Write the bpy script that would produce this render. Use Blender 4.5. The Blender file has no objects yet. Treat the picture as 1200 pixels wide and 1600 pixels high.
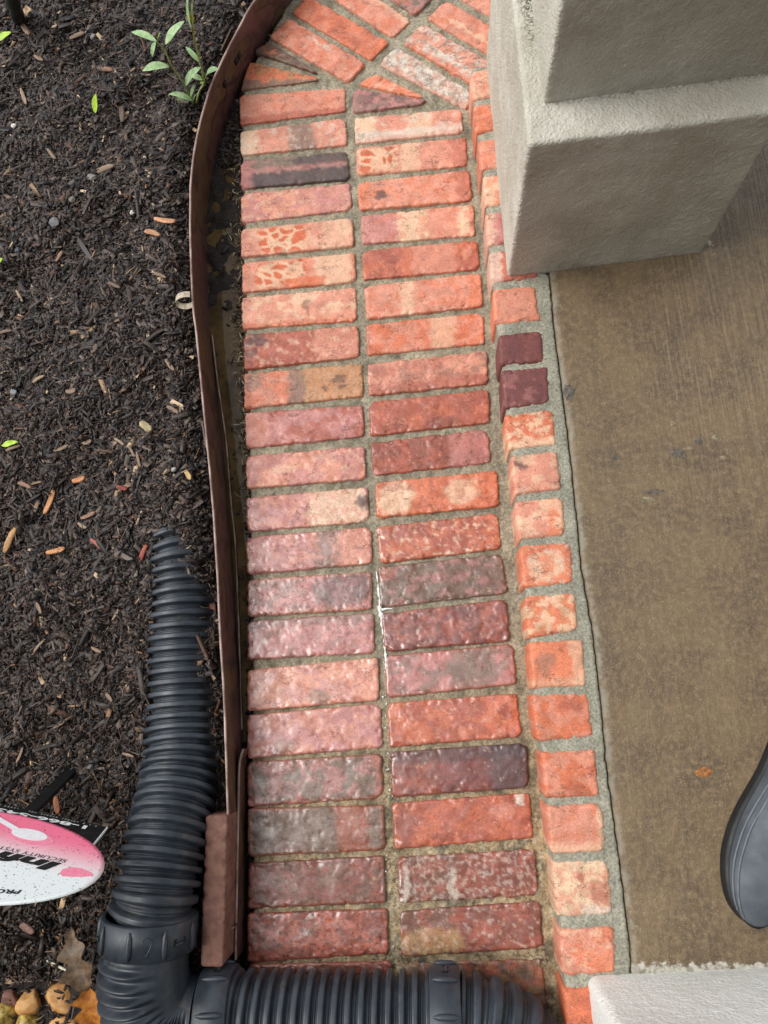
import bpy, math
import numpy as np
from mathutils import Matrix, Vector

# ------------------------------------------------------------------ camera, light, exposure
SC = bpy.context.scene
COL = SC.collection
CAM_H = 1.1981
PITCH, ROLL, YAW, FPX = 0.2500, -0.2882, 0.2236, 1200.0
CR = np.array(Matrix.Rotation(YAW, 3, 'Z') @ Matrix.Rotation(PITCH, 3, 'X') @ Matrix.Rotation(ROLL, 3, 'Z'))
cam_d = bpy.data.cameras.new('camera')
cam_d.sensor_fit = 'HORIZONTAL'; cam_d.sensor_width = 36.0; cam_d.lens = 36.0 * FPX / 1200.0
cam_d.clip_start = 0.02; cam_d.clip_end = 300.0
cam = bpy.data.objects.new('camera', cam_d)
cam.matrix_world = Matrix.Translation((0, 0, CAM_H)) @ Matrix(CR.tolist()).to_4x4()
COL.objects.link(cam); SC.camera = cam

SUN_EL, SUN_AZ = math.radians(54), math.radians(-80)      # azimuth from +Y towards +X
world = bpy.data.worlds.new('World'); SC.world = world; world.use_nodes = True
wn = world.node_tree; wn.nodes.clear()
sky = wn.nodes.new('ShaderNodeTexSky'); sky.sky_type = 'NISHITA'; sky.sun_disc = False
sky.sun_elevation = SUN_EL; sky.sun_rotation = SUN_AZ; sky.dust_density = 1.0; sky.air_density = 1.0
hs = wn.nodes.new('ShaderNodeHueSaturation'); hs.inputs['Saturation'].default_value = 0.18
bg = wn.nodes.new('ShaderNodeBackground'); bg.inputs['Strength'].default_value = 0.15
wo = wn.nodes.new('ShaderNodeOutputWorld')
wn.links.new(sky.outputs[0], hs.inputs['Color']); wn.links.new(hs.outputs[0], bg.inputs['Color'])
wn.links.new(bg.outputs[0], wo.inputs['Surface'])
sun_d = bpy.data.lights.new('sun', 'SUN'); sun_d.energy = 1.5; sun_d.angle = math.radians(40); sun_d.color = (1, .965, .92)
sun = bpy.data.objects.new('sun', sun_d); COL.objects.link(sun)
sdir = Vector((math.sin(SUN_AZ) * math.cos(SUN_EL), math.cos(SUN_AZ) * math.cos(SUN_EL), math.sin(SUN_EL)))
sun.rotation_euler = sdir.to_track_quat('Z', 'Y').to_euler(); sun.location = sdir * 8
vs = SC.view_settings
vs.view_transform = 'Standard'; vs.look = 'None'; vs.gamma = 1; vs.use_curve_mapping = False
vs.exposure = 0.74

# ------------------------------------------------------------------ helpers
rng = np.random.default_rng(11)
def ray(px, py):
    d = CR @ np.array([(px - 600.0) / FPX, -(py - 800.0) / FPX, -1.0])
    return d
def P(px, py, z=0.0):
    d = ray(px, py); t = (z - CAM_H) / d[2]
    return np.array([d[0] * t, d[1] * t, z])
def PX(p):
    c = CR.T @ (np.asarray(p, float) - np.array([0, 0, CAM_H]))
    return np.array([600 + FPX * c[0] / -c[2], 800 - FPX * c[1] / -c[2]])
def sstep(a, b, x):
    t = np.clip((x - a) / (b - a), 0, 1); return t * t * (3 - 2 * t)
def _h(ix, iy, iz, s):
    m = np.uint32
    h = (ix.astype(np.int64) & 0xffffffff).astype(m) * m(374761393) + (iy.astype(np.int64) & 0xffffffff).astype(m) * m(668265263) \
        + (iz.astype(np.int64) & 0xffffffff).astype(m) * m(2246822519) + m((s * 3266489917) & 0xffffffff)
    h ^= h >> m(13); h = h * m(1274126177); h ^= h >> m(16); h = h * m(2654435761); h ^= h >> m(15)
    return h.astype(np.float64) / 4294967295.0
def gn2(x, y, s=0):
    x = np.asarray(x, float); y = np.asarray(y, float)
    ix, iy = np.floor(x), np.floor(y); fx, fy = x - ix, y - iy
    z = np.zeros_like(ix); o = 0
    u = fx**3 * (fx * (fx * 6 - 15) + 10); v = fy**3 * (fy * (fy * 6 - 15) + 10)
    def g(dx, dy):
        a = _h(ix + dx, iy + dy, z, s) * 2 * math.pi
        return np.cos(a) * (fx - dx) + np.sin(a) * (fy - dy)
    return ((g(0, 0) * (1 - u) + g(1, 0) * u) * (1 - v) + (g(0, 1) * (1 - u) + g(1, 1) * u) * v) * 1.4
def fbm(x, y, o=4, s=0, g=.5):
    a, t = 1.0, 0
    for k in range(o):
        t = t + a * gn2(x * 2**k + 17.3 * k, y * 2**k - 9.1 * k, s + k); a *= g
    return t
def vn3(p, s=0):
    i = np.floor(p); f = p - i; f = f * f * (3 - 2 * f); r = 0
    for dx in (0, 1):
        for dy in (0, 1):
            for dz in (0, 1):
                w = (f[:, 0] if dx else 1 - f[:, 0]) * (f[:, 1] if dy else 1 - f[:, 1]) * (f[:, 2] if dz else 1 - f[:, 2])
                r = r + w * _h(i[:, 0] + dx, i[:, 1] + dy, i[:, 2] + dz, s)
    return r * 2 - 1
def lin(c):
    c = np.asarray(c, float) / 255.0
    return np.where(c <= .04045, c / 12.92, ((c + .055) / 1.055) ** 2.4)

def mesh(name, V, F, smooth=True, attrs=None):
    V = np.asarray(V, float); me = bpy.data.meshes.new(name)
    if isinstance(F, np.ndarray) and F.ndim == 2:
        n, k = F.shape
        me.vertices.add(len(V)); me.vertices.foreach_set('co', V.ravel())
        me.loops.add(n * k); me.loops.foreach_set('vertex_index', F.ravel().astype(np.int32))
        me.polygons.add(n); me.polygons.foreach_set('loop_start', np.arange(0, n * k, k, dtype=np.int32))
        me.polygons.foreach_set('loop_total', np.full(n, k, np.int32))
        me.update(calc_edges=True)
    else:
        me.from_pydata(V.tolist(), [], [list(map(int, f)) for f in F])
    if smooth: me.polygons.foreach_set('use_smooth', np.ones(len(me.polygons), bool))
    if attrs:
        for an, a in attrs.items():
            at = me.attributes.new(an, 'FLOAT_COLOR', 'POINT')
            c = np.ones((len(V), 4)); c[:, :a.shape[1]] = a
            at.data.foreach_set('color', c.ravel())
    me.validate()
    return me
def obj(name, me, mt=None, parent=None, loc=None, **kw):
    o = bpy.data.objects.new(name, me); COL.objects.link(o)
    if mt and me is not None: me.materials.append(mt)
    if loc is not None: o.location = loc
    if parent is not None: o.parent = parent
    for k, v in kw.items(): o[k] = v
    return o
def centred(name, V, F, mt, parent=None, smooth=True, attrs=None, base=None, **kw):
    """mesh with its origin at the base centre; parent Empties stay unrotated"""
    V = np.asarray(V, float)
    c = np.array([V[:, 0].mean(), V[:, 1].mean(), V[:, 2].min()]) if base is None else np.asarray(base, float)
    pl = np.array(parent.get('at', (0, 0, 0))) if parent is not None else np.zeros(3)
    o = obj(name, mesh(name, V - c, F, smooth, attrs), mt, parent, (c - pl).tolist(), **kw)
    o['at'] = c.tolist()
    return o
def empty(name, loc, **kw):
    o = bpy.data.objects.new(name, None); COL.objects.link(o); o.location = tuple(loc); o.empty_display_size = .05
    o['at'] = [float(x) for x in loc]
    for k, v in kw.items(): o[k] = v
    return o
def gridF(nu, nv, wrap_u=False):
    """faces for verts index i*nu+j  (i<nv rows, j<nu)"""
    j = np.arange(nu if wrap_u else nu - 1); i = np.arange(nv - 1)
    J, I = np.meshgrid(j, i); J2 = (J + 1) % nu
    return np.stack([I * nu + J, I * nu + J2, (I + 1) * nu + J2, (I + 1) * nu + J], -1).reshape(-1, 4)
def box(p0, p1):
    x0, y0, z0 = p0; x1, y1, z1 = p1
    V = [(x0, y0, z0), (x1, y0, z0), (x1, y1, z0), (x0, y1, z0), (x0, y0, z1), (x1, y0, z1), (x1, y1, z1), (x0, y1, z1)]
    F = [(0, 3, 2, 1), (4, 5, 6, 7), (0, 1, 5, 4), (1, 2, 6, 5), (2, 3, 7, 6), (3, 0, 4, 7)]
    return np.array(V, float), np.array(F)
def join(parts):
    Vs, Fs, n = [], [], 0
    for V, F in parts:
        Vs.append(V); Fs += [tuple(i + n for i in f) for f in (F.tolist() if isinstance(F, np.ndarray) else F)]; n += len(V)
    return np.concatenate(Vs), Fs
def crom(pts, n):
    """dense Catmull-Rom through pts"""
    p = np.asarray(pts, float); p = np.vstack([2 * p[0] - p[1], p, 2 * p[-1] - p[-2]]); out = []
    for i in range(1, len(p) - 2):
        t = np.linspace(0, 1, n, endpoint=False)[:, None]
        out.append(.5 * ((2 * p[i]) + (-p[i-1] + p[i+1]) * t + (2*p[i-1] - 5*p[i] + 4*p[i+1] - p[i+2]) * t**2 + (-p[i-1] + 3*p[i] - 3*p[i+1] + p[i+2]) * t**3))
    out.append(p[-2][None]); return np.vstack(out)
def resample(p, s):
    d = np.r_[0, np.cumsum(np.linalg.norm(np.diff(p, axis=0), axis=1))]
    return np.stack([np.interp(s, d, p[:, k]) for k in range(p.shape[1])], 1), d[-1]
def sweep(path, rfun, nth=48, up=(0, 0, 1)):
    """tube along path; rfun(i_array, theta)-> radius (n,nth). theta 0 = side, pi/2 = up"""
    path = np.asarray(path, float); T = np.gradient(path, axis=0); T /= np.linalg.norm(T, axis=1)[:, None]
    U = np.asarray(up, float)[None] - T * (T @ np.asarray(up, float))[:, None]; U /= np.linalg.norm(U, axis=1)[:, None]
    S = np.cross(T, U); th = np.linspace(0, 2 * math.pi, nth, endpoint=False)
    R = rfun(th)
    V = path[:, None] + R[..., None] * (np.cos(th)[None, :, None] * S[:, None] + np.sin(th)[None, :, None] * U[:, None])
    return V.reshape(-1, 3), gridF(nth, len(path), True)
def tube(path, r, nth=6):
    path = np.asarray(path, float); r = np.broadcast_to(np.asarray(r, float), (len(path),))
    T = np.gradient(path, axis=0); T /= np.linalg.norm(T, axis=1)[:, None] + 1e-12
    up = np.array([.13, .21, .97]); U = up - T * (T @ up)[:, None]; U /= np.linalg.norm(U, axis=1)[:, None] + 1e-12
    S = np.cross(T, U); th = np.linspace(0, 2 * math.pi, nth, endpoint=False)
    V = path[:, None] + r[:, None, None] * (np.cos(th)[None, :, None] * S[:, None] + np.sin(th)[None, :, None] * U[:, None])
    return V.reshape(-1, 3), gridF(nth, len(path), True)

# ------------------------------------------------------------------ materials
def N(nt, t, ins=None, **at):
    n = nt.nodes.new(t)
    for k, v in at.items(): setattr(n, k, v)
    for k, v in (ins or {}).items():
        if isinstance(v, bpy.types.NodeSocket): nt.links.new(v, n.inputs[k])
        else: n.inputs[k].default_value = v
    return n
def c4(c): return (*[float(x) for x in lin(c)], 1.0)
def newmat(name):
    m = bpy.data.materials.new(name); m.use_nodes = True; nt = m.node_tree
    return m, nt, nt.nodes['Principled BSDF']
def noise(nt, vec, scale, detail=4, rough=.55, dim='3D'):
    return N(nt, 'ShaderNodeTexNoise', {'Vector': vec, 'Scale': scale, 'Detail': detail, 'Roughness': rough}, noise_dimensions=dim).outputs['Fac']
def ramp(nt, f, a, b, va=0.0, vb=1.0):
    return N(nt, 'ShaderNodeMapRange', {'Value': f, 'From Min': a, 'From Max': b, 'To Min': va, 'To Max': vb}, interpolation_type='SMOOTHSTEP').outputs[0]
def mixc(nt, f, a, b, mode='MIX'):
    n = N(nt, 'ShaderNodeMix', None, data_type='RGBA', blend_type=mode)
    for k, v in ((0, f), (6, a), (7, b)):
        if isinstance(v, bpy.types.NodeSocket): nt.links.new(v, n.inputs[k])
        else: n.inputs[k].default_value = v
    return n.outputs[2]
def math_(nt, op, a, b=0.0):
    n = N(nt, 'ShaderNodeMath', None, operation=op)
    for k, v in ((0, a), (1, b)):
        if isinstance(v, bpy.types.NodeSocket): nt.links.new(v, n.inputs[k])
        else: n.inputs[k].default_value = v
    return n.outputs[0]
def position(nt): return N(nt, 'ShaderNodeNewGeometry').outputs['Position']
def bump(nt, h, strength, dist, bsdf):
    b = N(nt, 'ShaderNodeBump', {'Height': h, 'Strength': strength, 'Distance': dist})
    nt.links.new(b.outputs[0], bsdf.inputs['Normal']); return b

def earthen(name, fine=340, gain=.28, pore=.7, r_dry=.62, r_wet=.2, bstr=.5, bdist=.0012, cracks=False):
    """fired clay or mortar: colour from the 'Col' attribute, grain from noise, 'aux' = (wet, dirt, pores)"""
    m, nt, b = newmat(name); pos = position(nt)
    col = N(nt, 'ShaderNodeAttribute', None, attribute_name='Col').outputs['Color']
    aux = N(nt, 'ShaderNodeSeparateColor', {'Color': N(nt, 'ShaderNodeAttribute', None, attribute_name='aux').outputs['Color']})
    n1 = noise(nt, pos, fine, 5, .65); n2 = noise(nt, pos, fine * 3.2, 3, .6); n3 = noise(nt, pos, 38, 4, .6)
    k = ramp(nt, n1, .25, .75, 1 - gain, 1 + gain * .8)
    kk = math_(nt, 'MULTIPLY', k, ramp(nt, n3, .3, .7, .88, 1.12))
    c = mixc(nt, 1.0, col, N(nt, 'ShaderNodeCombineColor', {0: kk, 1: kk, 2: kk}).outputs[0], 'MULTIPLY')
    por = math_(nt, 'MULTIPLY', ramp(nt, n2, pore - .06, pore), aux.outputs[2])
    c = mixc(nt, por, c, c4((52, 40, 33)))
    if cracks:
        wl = N(nt, 'ShaderNodeMapping', {'Vector': pos, 'Scale': (.8, 1.5, 1.0)}).outputs[0]
        ck = math_(nt, 'ABSOLUTE', math_(nt, 'SUBTRACT', noise(nt, wl, 42, 5, .6), .5))
        ckm = math_(nt, 'MULTIPLY', ramp(nt, ck, .016, .004), ramp(nt, noise(nt, pos, 30, 2), .5, .62, 0, .6))
        c = mixc(nt, ckm, c, c4((70, 42, 34)))
        dots = math_(nt, 'MULTIPLY', ramp(nt, noise(nt, pos, 300, 2, .5), .70, .745, 0, .8), ramp(nt, noise(nt, pos, 26, 2), .42, .58))
        c = mixc(nt, dots, c, c4((48, 34, 29)))
        sp = math_(nt, 'MULTIPLY', ramp(nt, noise(nt, pos, 210, 4, .7), .66, .72, 0, .55), ramp(nt, noise(nt, pos, 19, 2), .45, .6))
        c = mixc(nt, sp, c, c4((226, 200, 176)))
    d = math_(nt, 'MULTIPLY', ramp(nt, noise(nt, pos, 160, 6, .7), .5, .6), aux.outputs[1])
    c = mixc(nt, d, c, c4((38, 31, 25)))
    nt.links.new(c, b.inputs['Base Color'])
    w = math_(nt, 'MULTIPLY', aux.outputs[0], ramp(nt, n3, .35, .6, .55, 1.0))
    nt.links.new(ramp(nt, w, 0, 1, r_dry, r_wet), b.inputs['Roughness'])
    b.inputs['Specular IOR Level'].default_value = .5
    nt.links.new(ramp(nt, w, .25, .85, 0, 1), b.inputs['Coat Weight']); b.inputs['Coat Roughness'].default_value = .27; b.inputs['Coat IOR'].default_value = 1.7
    h = math_(nt, 'ADD', math_(nt, 'MULTIPLY', n1, .7), math_(nt, 'MULTIPLY', n2, .35))
    if cracks: h = math_(nt, 'SUBTRACT', h, math_(nt, 'MULTIPLY', math_(nt, 'MAXIMUM', ckm, dots), 1.6))
    bump(nt, h, bstr, bdist, b)
    return m
def plain(name, c1, c2=None, scale=60, rough=.6, rough2=None, spec=.5, bscale=None, bstr=.4, bdist=.001, lo=.35, hi=.65, stretch=None, metal=0):
    m, nt, b = newmat(name); pos = position(nt)
    if stretch: pos = N(nt, 'ShaderNodeMapping', {'Vector': pos, 'Scale': stretch}).outputs[0]
    f = ramp(nt, noise(nt, pos, scale, 5, .62), lo, hi)
    nt.links.new(mixc(nt, f, c4(c1), c4(c2 if c2 is not None else c1)), b.inputs['Base Color'])
    nt.links.new(ramp(nt, noise(nt, pos, scale * 1.7, 3), .35, .65, rough, rough if rough2 is None else rough2), b.inputs['Roughness'])
    b.inputs['Specular IOR Level'].default_value = spec; b.inputs['Metallic'].default_value = metal
    if bscale: bump(nt, noise(nt, pos, bscale, 5, .65), bstr, bdist, b)
    return m
def vcol(name, rough=.5, spec=.5, fine=500, bstr=.4, bdist=.0008, stretch=None):
    m, nt, b = newmat(name); pos = position(nt)
    col = N(nt, 'ShaderNodeAttribute', None, attribute_name='Col').outputs['Color']
    k = ramp(nt, noise(nt, pos, fine, 4, .6), .3, .7, .7, 1.3)
    nt.links.new(mixc(nt, 1.0, col, N(nt, 'ShaderNodeCombineColor', {0: k, 1: k, 2: k}).outputs[0], 'MULTIPLY'), b.inputs['Base Color'])
    b.inputs['Roughness'].default_value = rough; b.inputs['Specular IOR Level'].default_value = spec
    bump(nt, noise(nt, pos, fine, 4, .6), bstr, bdist, b)
    return m

M_brick = earthen('fired clay', cracks=True, fine=420, bstr=.5, bdist=.0008)
M_mortar = earthen('sandy mortar', fine=280, gain=.5, pore=.66, r_dry=.8, r_wet=.3, bstr=.9, bdist=.0016)
M_soil = plain('dark soil', (27, 21, 18), (46, 37, 31), 90, .75, .45, .4, 260, .9, .004)
M_chip = vcol('wet bark', .56, .5, 700, .5, .0006)
M_wood = vcol('splintered wood', .6, .4, 500, .6, .0008)
M_hdpe = plain('black polyethylene', (35, 41, 48), (50, 57, 65), 30, .36, .5, .5, 420, .12, .0004)
def grime(m):
    nt = m.node_tree; b = nt.nodes['Principled BSDF']; pos = position(nt); src = b.inputs['Base Color'].links[0].from_socket
    f = math_(nt, 'MAXIMUM', ramp(nt, noise(nt, pos, 520, 3, .6), .70, .74), math_(nt, 'MULTIPLY', ramp(nt, noise(nt, pos, 40, 6, .75), .56, .70), .4))
    nt.links.new(mixc(nt, f, src, c4((92, 84, 74))), b.inputs['Base Color'])
grime(M_hdpe)
M_slot = plain('painted hollow dark', (6, 6, 6), None, 10, .8)  # flat black that paints the dark inside slots and latch windows
M_rim = plain('worn rim and painted glint', (176, 154, 142), (116, 92, 84), 26, .34, .46, .5, 300, .3, .0004)  # bare steel edge; on the inner strip it paints water glints
M_rubber = plain('grey rubber', (70, 76, 83), (88, 93, 99), 24, .55, .66, .4, 700, .2, .0003)
M_sole = plain('black rubber sole', (17, 18, 20), (26, 27, 29), 40, .5, .6, .4, 500, .25, .0004)
M_seam = plain('pale grey rubber', (104, 110, 116), (88, 94, 100), 60, .55, .6)
M_tin = plain('painted sign tin', (14, 15, 16), (24, 25, 26), 60, .3, .4)
M_ink = plain('black sign ink', (14, 14, 15), (34, 34, 36), 260, .4, .5)
M_white = plain('white sign ink', (222, 226, 226), (196, 200, 200), 300, .4, .5)
M_grass = vcol('dry grass', .5, .5, 600, .2, .0003)
M_stone = plain('tan river stone', (176, 124, 66), (214, 168, 108), 45, .7, .55, .5, 160, .5, .0015)
M_stone2 = plain('yellow pitted stone', (206, 180, 96), (120, 96, 48), 120, .5, .4, .5, 160, .7, .002)
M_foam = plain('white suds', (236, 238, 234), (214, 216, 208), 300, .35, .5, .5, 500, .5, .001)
M_loose = plain('dull red paver', (104, 70, 60), (128, 92, 78), 60, .62, .75, .4, 480, .7, .0012)
M_roof = plain('shade roof boards', (150, 146, 138), (132, 128, 120), 3, .7)
M_house = plain('shade wall siding', (92, 84, 76), (78, 72, 66), 3, .8)
M_lawn = plain('rough lawn', (40, 52, 26), (66, 74, 36), 8, .85, .7, .3, 40, .8, .02)

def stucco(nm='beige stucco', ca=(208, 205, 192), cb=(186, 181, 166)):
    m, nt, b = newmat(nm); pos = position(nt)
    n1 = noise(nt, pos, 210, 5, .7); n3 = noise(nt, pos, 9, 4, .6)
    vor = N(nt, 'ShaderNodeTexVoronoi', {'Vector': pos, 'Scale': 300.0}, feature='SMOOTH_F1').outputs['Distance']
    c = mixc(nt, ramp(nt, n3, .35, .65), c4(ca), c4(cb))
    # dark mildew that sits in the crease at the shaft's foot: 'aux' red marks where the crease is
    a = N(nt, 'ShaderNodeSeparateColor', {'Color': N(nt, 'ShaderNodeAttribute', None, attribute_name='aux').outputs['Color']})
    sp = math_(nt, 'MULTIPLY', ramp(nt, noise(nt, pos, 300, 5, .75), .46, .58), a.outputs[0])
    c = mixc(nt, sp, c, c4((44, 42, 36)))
    sp2 = ramp(nt, noise(nt, pos, 420, 2, .5), .70, .74, 0, .55)
    c = mixc(nt, sp2, c, c4((95, 88, 76)))
    nt.links.new(c, b.inputs['Base Color']); b.inputs['Roughness'].default_value = .75; b.inputs['Specular IOR Level'].default_value = .35
    h = math_(nt, 'ADD', n1, math_(nt, 'MULTIPLY', vor, .6))
    bump(nt, h, .8, .004, b)
    return m
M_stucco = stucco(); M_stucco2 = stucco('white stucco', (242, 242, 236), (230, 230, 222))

def slab_mat(ref):
    m, nt, b = newmat('stained concrete'); pos = position(nt)
    n1 = noise(nt, pos, 14, 6, .62); n2 = noise(nt, pos, 110, 6, .72); n3 = noise(nt, pos, 480, 4, .7)
    c = mixc(nt, ramp(nt, n1, .34, .66), c4((114, 95, 70)), c4((90, 75, 57)))
    c = mixc(nt, ramp(nt, n2, .42, .68, 0, .7), c, c4((136, 116, 86)))
    c = mixc(nt, ramp(nt, n3, .58, .66, 0, .6), c, c4((176, 154, 118)))
    c = mixc(nt, ramp(nt, n3, .42, .34, 0, .6), c, c4((58, 48, 37)))
    # broom marks run along the slab
    st = N(nt, 'ShaderNodeMapping', {'Vector': pos, 'Scale': (1.0, .03, 1.0)}).outputs[0]
    br = noise(nt, st, 330, 3, .7)
    a = N(nt, 'ShaderNodeSeparateColor', {'Color': N(nt, 'ShaderNodeAttribute', None, attribute_name='aux').outputs['Color']})
    c = mixc(nt, math_(nt, 'MULTIPLY', ramp(nt, br, .52, .66), math_(nt, 'MULTIPLY', a.outputs[1], .36)), c, c4((150, 134, 106)))
    c = mixc(nt, math_(nt, 'MULTIPLY', ramp(nt, br, .44, .34), math_(nt, 'MULTIPLY', a.outputs[1], .36)), c, c4((64, 56, 46)))
    # lime bloom and paint splash near the edges
    lm = math_(nt, 'MULTIPLY', ramp(nt, math_(nt, 'ADD', noise(nt, pos, 55, 6, .7), math_(nt, 'MULTIPLY', a.outputs[2], .5)), .70, .84), ramp(nt, a.outputs[2], .05, .3))
    c = mixc(nt, lm, c, mixc(nt, ramp(nt, n2, .35, .62), c4((128, 120, 106)), c4((196, 191, 178))))
    g = N(nt, 'ShaderNodeAttribute', None, attribute_name='edge').outputs['Fac']
    c = mixc(nt, math_(nt, 'MULTIPLY', ramp(nt, math_(nt, 'ADD', math_(nt, 'MULTIPLY', n2, .8), g), .95, 1.25), .6), c, c4((132, 128, 112)))
    nt.links.new(c, b.inputs['Base Color'])
    r = math_(nt, 'MULTIPLY', a.outputs[0], ramp(nt, n1, .35, .6, .5, 1.0))
    nt.links.new(ramp(nt, r, 0, 1, .6, .16), b.inputs['Roughness'])
    h = math_(nt, 'ADD', math_(nt, 'MULTIPLY', n3, .4), math_(nt, 'ADD', n2, math_(nt, 'MULTIPLY', math_(nt, 'MULTIPLY', br, a.outputs[1]), 1.2)))
    bump(nt, h, .6, .0016, b)
    return m
def steel_mat():
    m, nt, b = newmat('brown painted steel'); pos = position(nt)
    st = N(nt, 'ShaderNodeMapping', {'Vector': pos, 'Scale': (1.0, .13, 1.0)}).outputs[0]
    big = noise(nt, N(nt, 'ShaderNodeMapping', {'Vector': pos, 'Scale': (1.0, .45, 1.0)}).outputs[0], 17, 2, .5)
    stx = noise(nt, st, 190, 5, .7)
    rust = mixc(nt, ramp(nt, stx, .35, .68), c4((62, 45, 33)), c4((92, 68, 46)))
    paint = mixc(nt, ramp(nt, noise(nt, pos, 60, 5, .6), .4, .65), c4((88, 60, 58)), c4((70, 47, 44)))
    f = ramp(nt, big, .485, .50)
    c = mixc(nt, f, paint, rust)
    edge = math_(nt, 'MULTIPLY', ramp(nt, big, .455, .485), ramp(nt, big, .52, .495))
    c = mixc(nt, math_(nt, 'MULTIPLY', edge, .6), c, c4((34, 24, 20)))
    nt.links.new(c, b.inputs['Base Color'])
    nt.links.new(ramp(nt, f, 0, 1, .38, .5), b.inputs['Roughness'])
    bump(nt, math_(nt, 'ADD', math_(nt, 'MULTIPLY', stx, f), big), .4, .0008, b)
    return m
M_steel = steel_mat()
def water_mat():
    m, nt, b = newmat('muddy water'); pos = position(nt)
    c = mixc(nt, ramp(nt, noise(nt, pos, 26, 5, .65), .35, .65), c4((72, 57, 34)), c4((104, 84, 52)))
    nt.links.new(c, b.inputs['Base Color']); b.inputs['Roughness'].default_value = .04; b.inputs['IOR'].default_value = 1.33
    bump(nt, noise(nt, pos, 40, 2), .05, .002, b)
    return m
M_water = water_mat()
def leaf_mat(name, c1, c2, trans=.25, rough=.45):
    m = plain(name, c1, c2, 140, rough, rough + .1, .45, 420, .3, .0005)
    m.node_tree.nodes['Principled BSDF'].inputs['Transmission Weight'].default_value = 0
    return m
M_leaf = leaf_mat('sage green leaf', (122, 156, 100), (160, 184, 136))
M_leaf2 = leaf_mat('lime green leaf', (142, 178, 40), (176, 204, 70))
M_stem = leaf_mat('olive stem', (148, 158, 88), (122, 134, 70))
M_dead = leaf_mat('brown dead leaf', (112, 90, 66), (74, 58, 42))
M_orange = leaf_mat('orange dead leaf', (190, 124, 52), (150, 88, 36))
M_pale = leaf_mat('pale dry leaf', (196, 170, 136), (160, 128, 100))

# ------------------------------------------------------------------ measured outlines (traced on the photograph, put on their real planes)
KZ = 0.063                                          # kerb and porch level above the path
L_Q = [[(376,150),(537,139),(538,172),(377,193)],[(377,207),(537.5,186),(540,224),(378,240)],[(378,253),(539,238),(544,278),(378,292)],[(378,304),(545,288),(547,326),(379,346)],[(378,360),(549,342),(550,382),(379,399)],[(380.5,412),(552,397),(554,438),(380.5,454.5)],[(380,467),(554,451),(555,499),(380.5,512)],[(382,525),(557,511),(559.5,555.5),(384,575)],[(383,586),(564,570),(565,617),(384,636)],[(385,646.5),(564,635),(567,680),(386,698.5)],[(386,714),(567,700),(569,746),(387,761)],[(387,779.5),(572.5,763.5),(574.6,813),(388,828.5)],[(387,841.5),(578,826),(579,878),(388,895.6)],[(389,908),(578,895.5),(578,950),(389,961)],[(389,972.5),(581.5,960),(583,1018),(389,1029)],[(389,1049.5),(588.5,1030),(589.5,1091.5),(389,1109)],[(389,1119.5),(592,1102),(595,1166),(389,1182.5)],[(389,1193),(594,1181),(597,1245),(389,1258)],[(389,1266.5),(597,1261),(599,1326),(390,1336)],[(390,1352),(598,1340),(600,1408),(390,1418)],[(388.5,1431),(603,1423),(604.5,1488),(389.5,1502)],[(389,1511),(609,1506),(611,1574),(390,1586)],[(390,1598),(612,1590),(614,1660),(390,1672)]]
R_Q = [[(556,185.6),(719,171),(721,205),(557,222)],[(558,233),(726,216),(729,257),(559,272)],[(561,287),(731,267),(736,311),(563,325.5)],[(566,338.6),(738,320.6),(740,366),(567.5,379)],[(567,393),(745,377),(747,419),(569.5,435)],[(571,449),(749,428.5),(752,476),(574.6,496)],[(574,508.7),(753,490.5),(754.5,535),(575.5,553)],[(576,570.6),(759,550),(761,597),(578,616)],[(579,630),(762,611),(763,658),(581,679)],[(582,694),(760,672.5),(764,721),(586,740.5)],[(588.5,756),(774,737.5),(778,788),(590.7,807)],[(590,826),(776,804),(780,855),(597,878)],[(594,888),(781,868),(791,925),(595,947)],[(598.5,961),(789,939),(793.6,999),(603,1015.6)],[(604,1027),(800,1008.6),(804,1067),(606,1088)],[(607.7,1101),(804,1086),(813,1148.7),(611,1165)],[(613,1177.5),(821,1164),(823,1228),(615,1243.5)],[(615,1258),(825,1241.7),(830.6,1307.7),(619.4,1324)],[(624,1342.5),(833,1330.4),(837.6,1396.4),(626,1408.5)],[(627,1427),(841.6,1412),(846,1478),(629,1493)],[(630,1508.6),(844,1502),(851.5,1571.7),(632,1585)],[(634,1600),(852,1592),(858,1664),(636,1676)]]
K_Q = [[(772.6,453.7),(834,448),(843.5,498),(774.5,505)],[(781,525),(845,518),(848,563),(783,568.6)],[(786,580),(854,574),(857,629),(790,636.5)],[(791,650),(863,641.5),(866.5,693),(797.5,701)],[(801,714),(868,706.6),(876,762),(807,771)],[(807,785),(877,778.7),(882,835),(813,841)],[(815,853.5),(890,850),(894.4,910),(820,916)],[(822,934),(895.5,928.7),(902,983.7),(827.7,994.7)],[(829.5,1005),(908.4,1002),(914,1070),(835,1073.5)],[(833,1088),(917.5,1084.5),(925,1150.5),(842,1156)],[(848,1177.5),(928,1172.7),(934,1241.7),(855,1246)],[(856,1262),(939.5,1257.4),(944,1329.7),(864,1331.5)],[(866,1350),(948.7,1346),(955,1427),(873.5,1430.5)],[(877,1454),(959,1450),(958,1516.7),(881,1524)],[(883,1548),(964,1543),(970,1612),(891,1616)],[(893,1632),(974,1628),(980,1700),(900,1704)]]
S_L = [[(736,112),(739,154)],[(742,165),(745,206)],[(749,220),(753,264)],[(757,276),(759,321)],[(761,334),(764,382)],[(766,395),(770,440)]]
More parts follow.
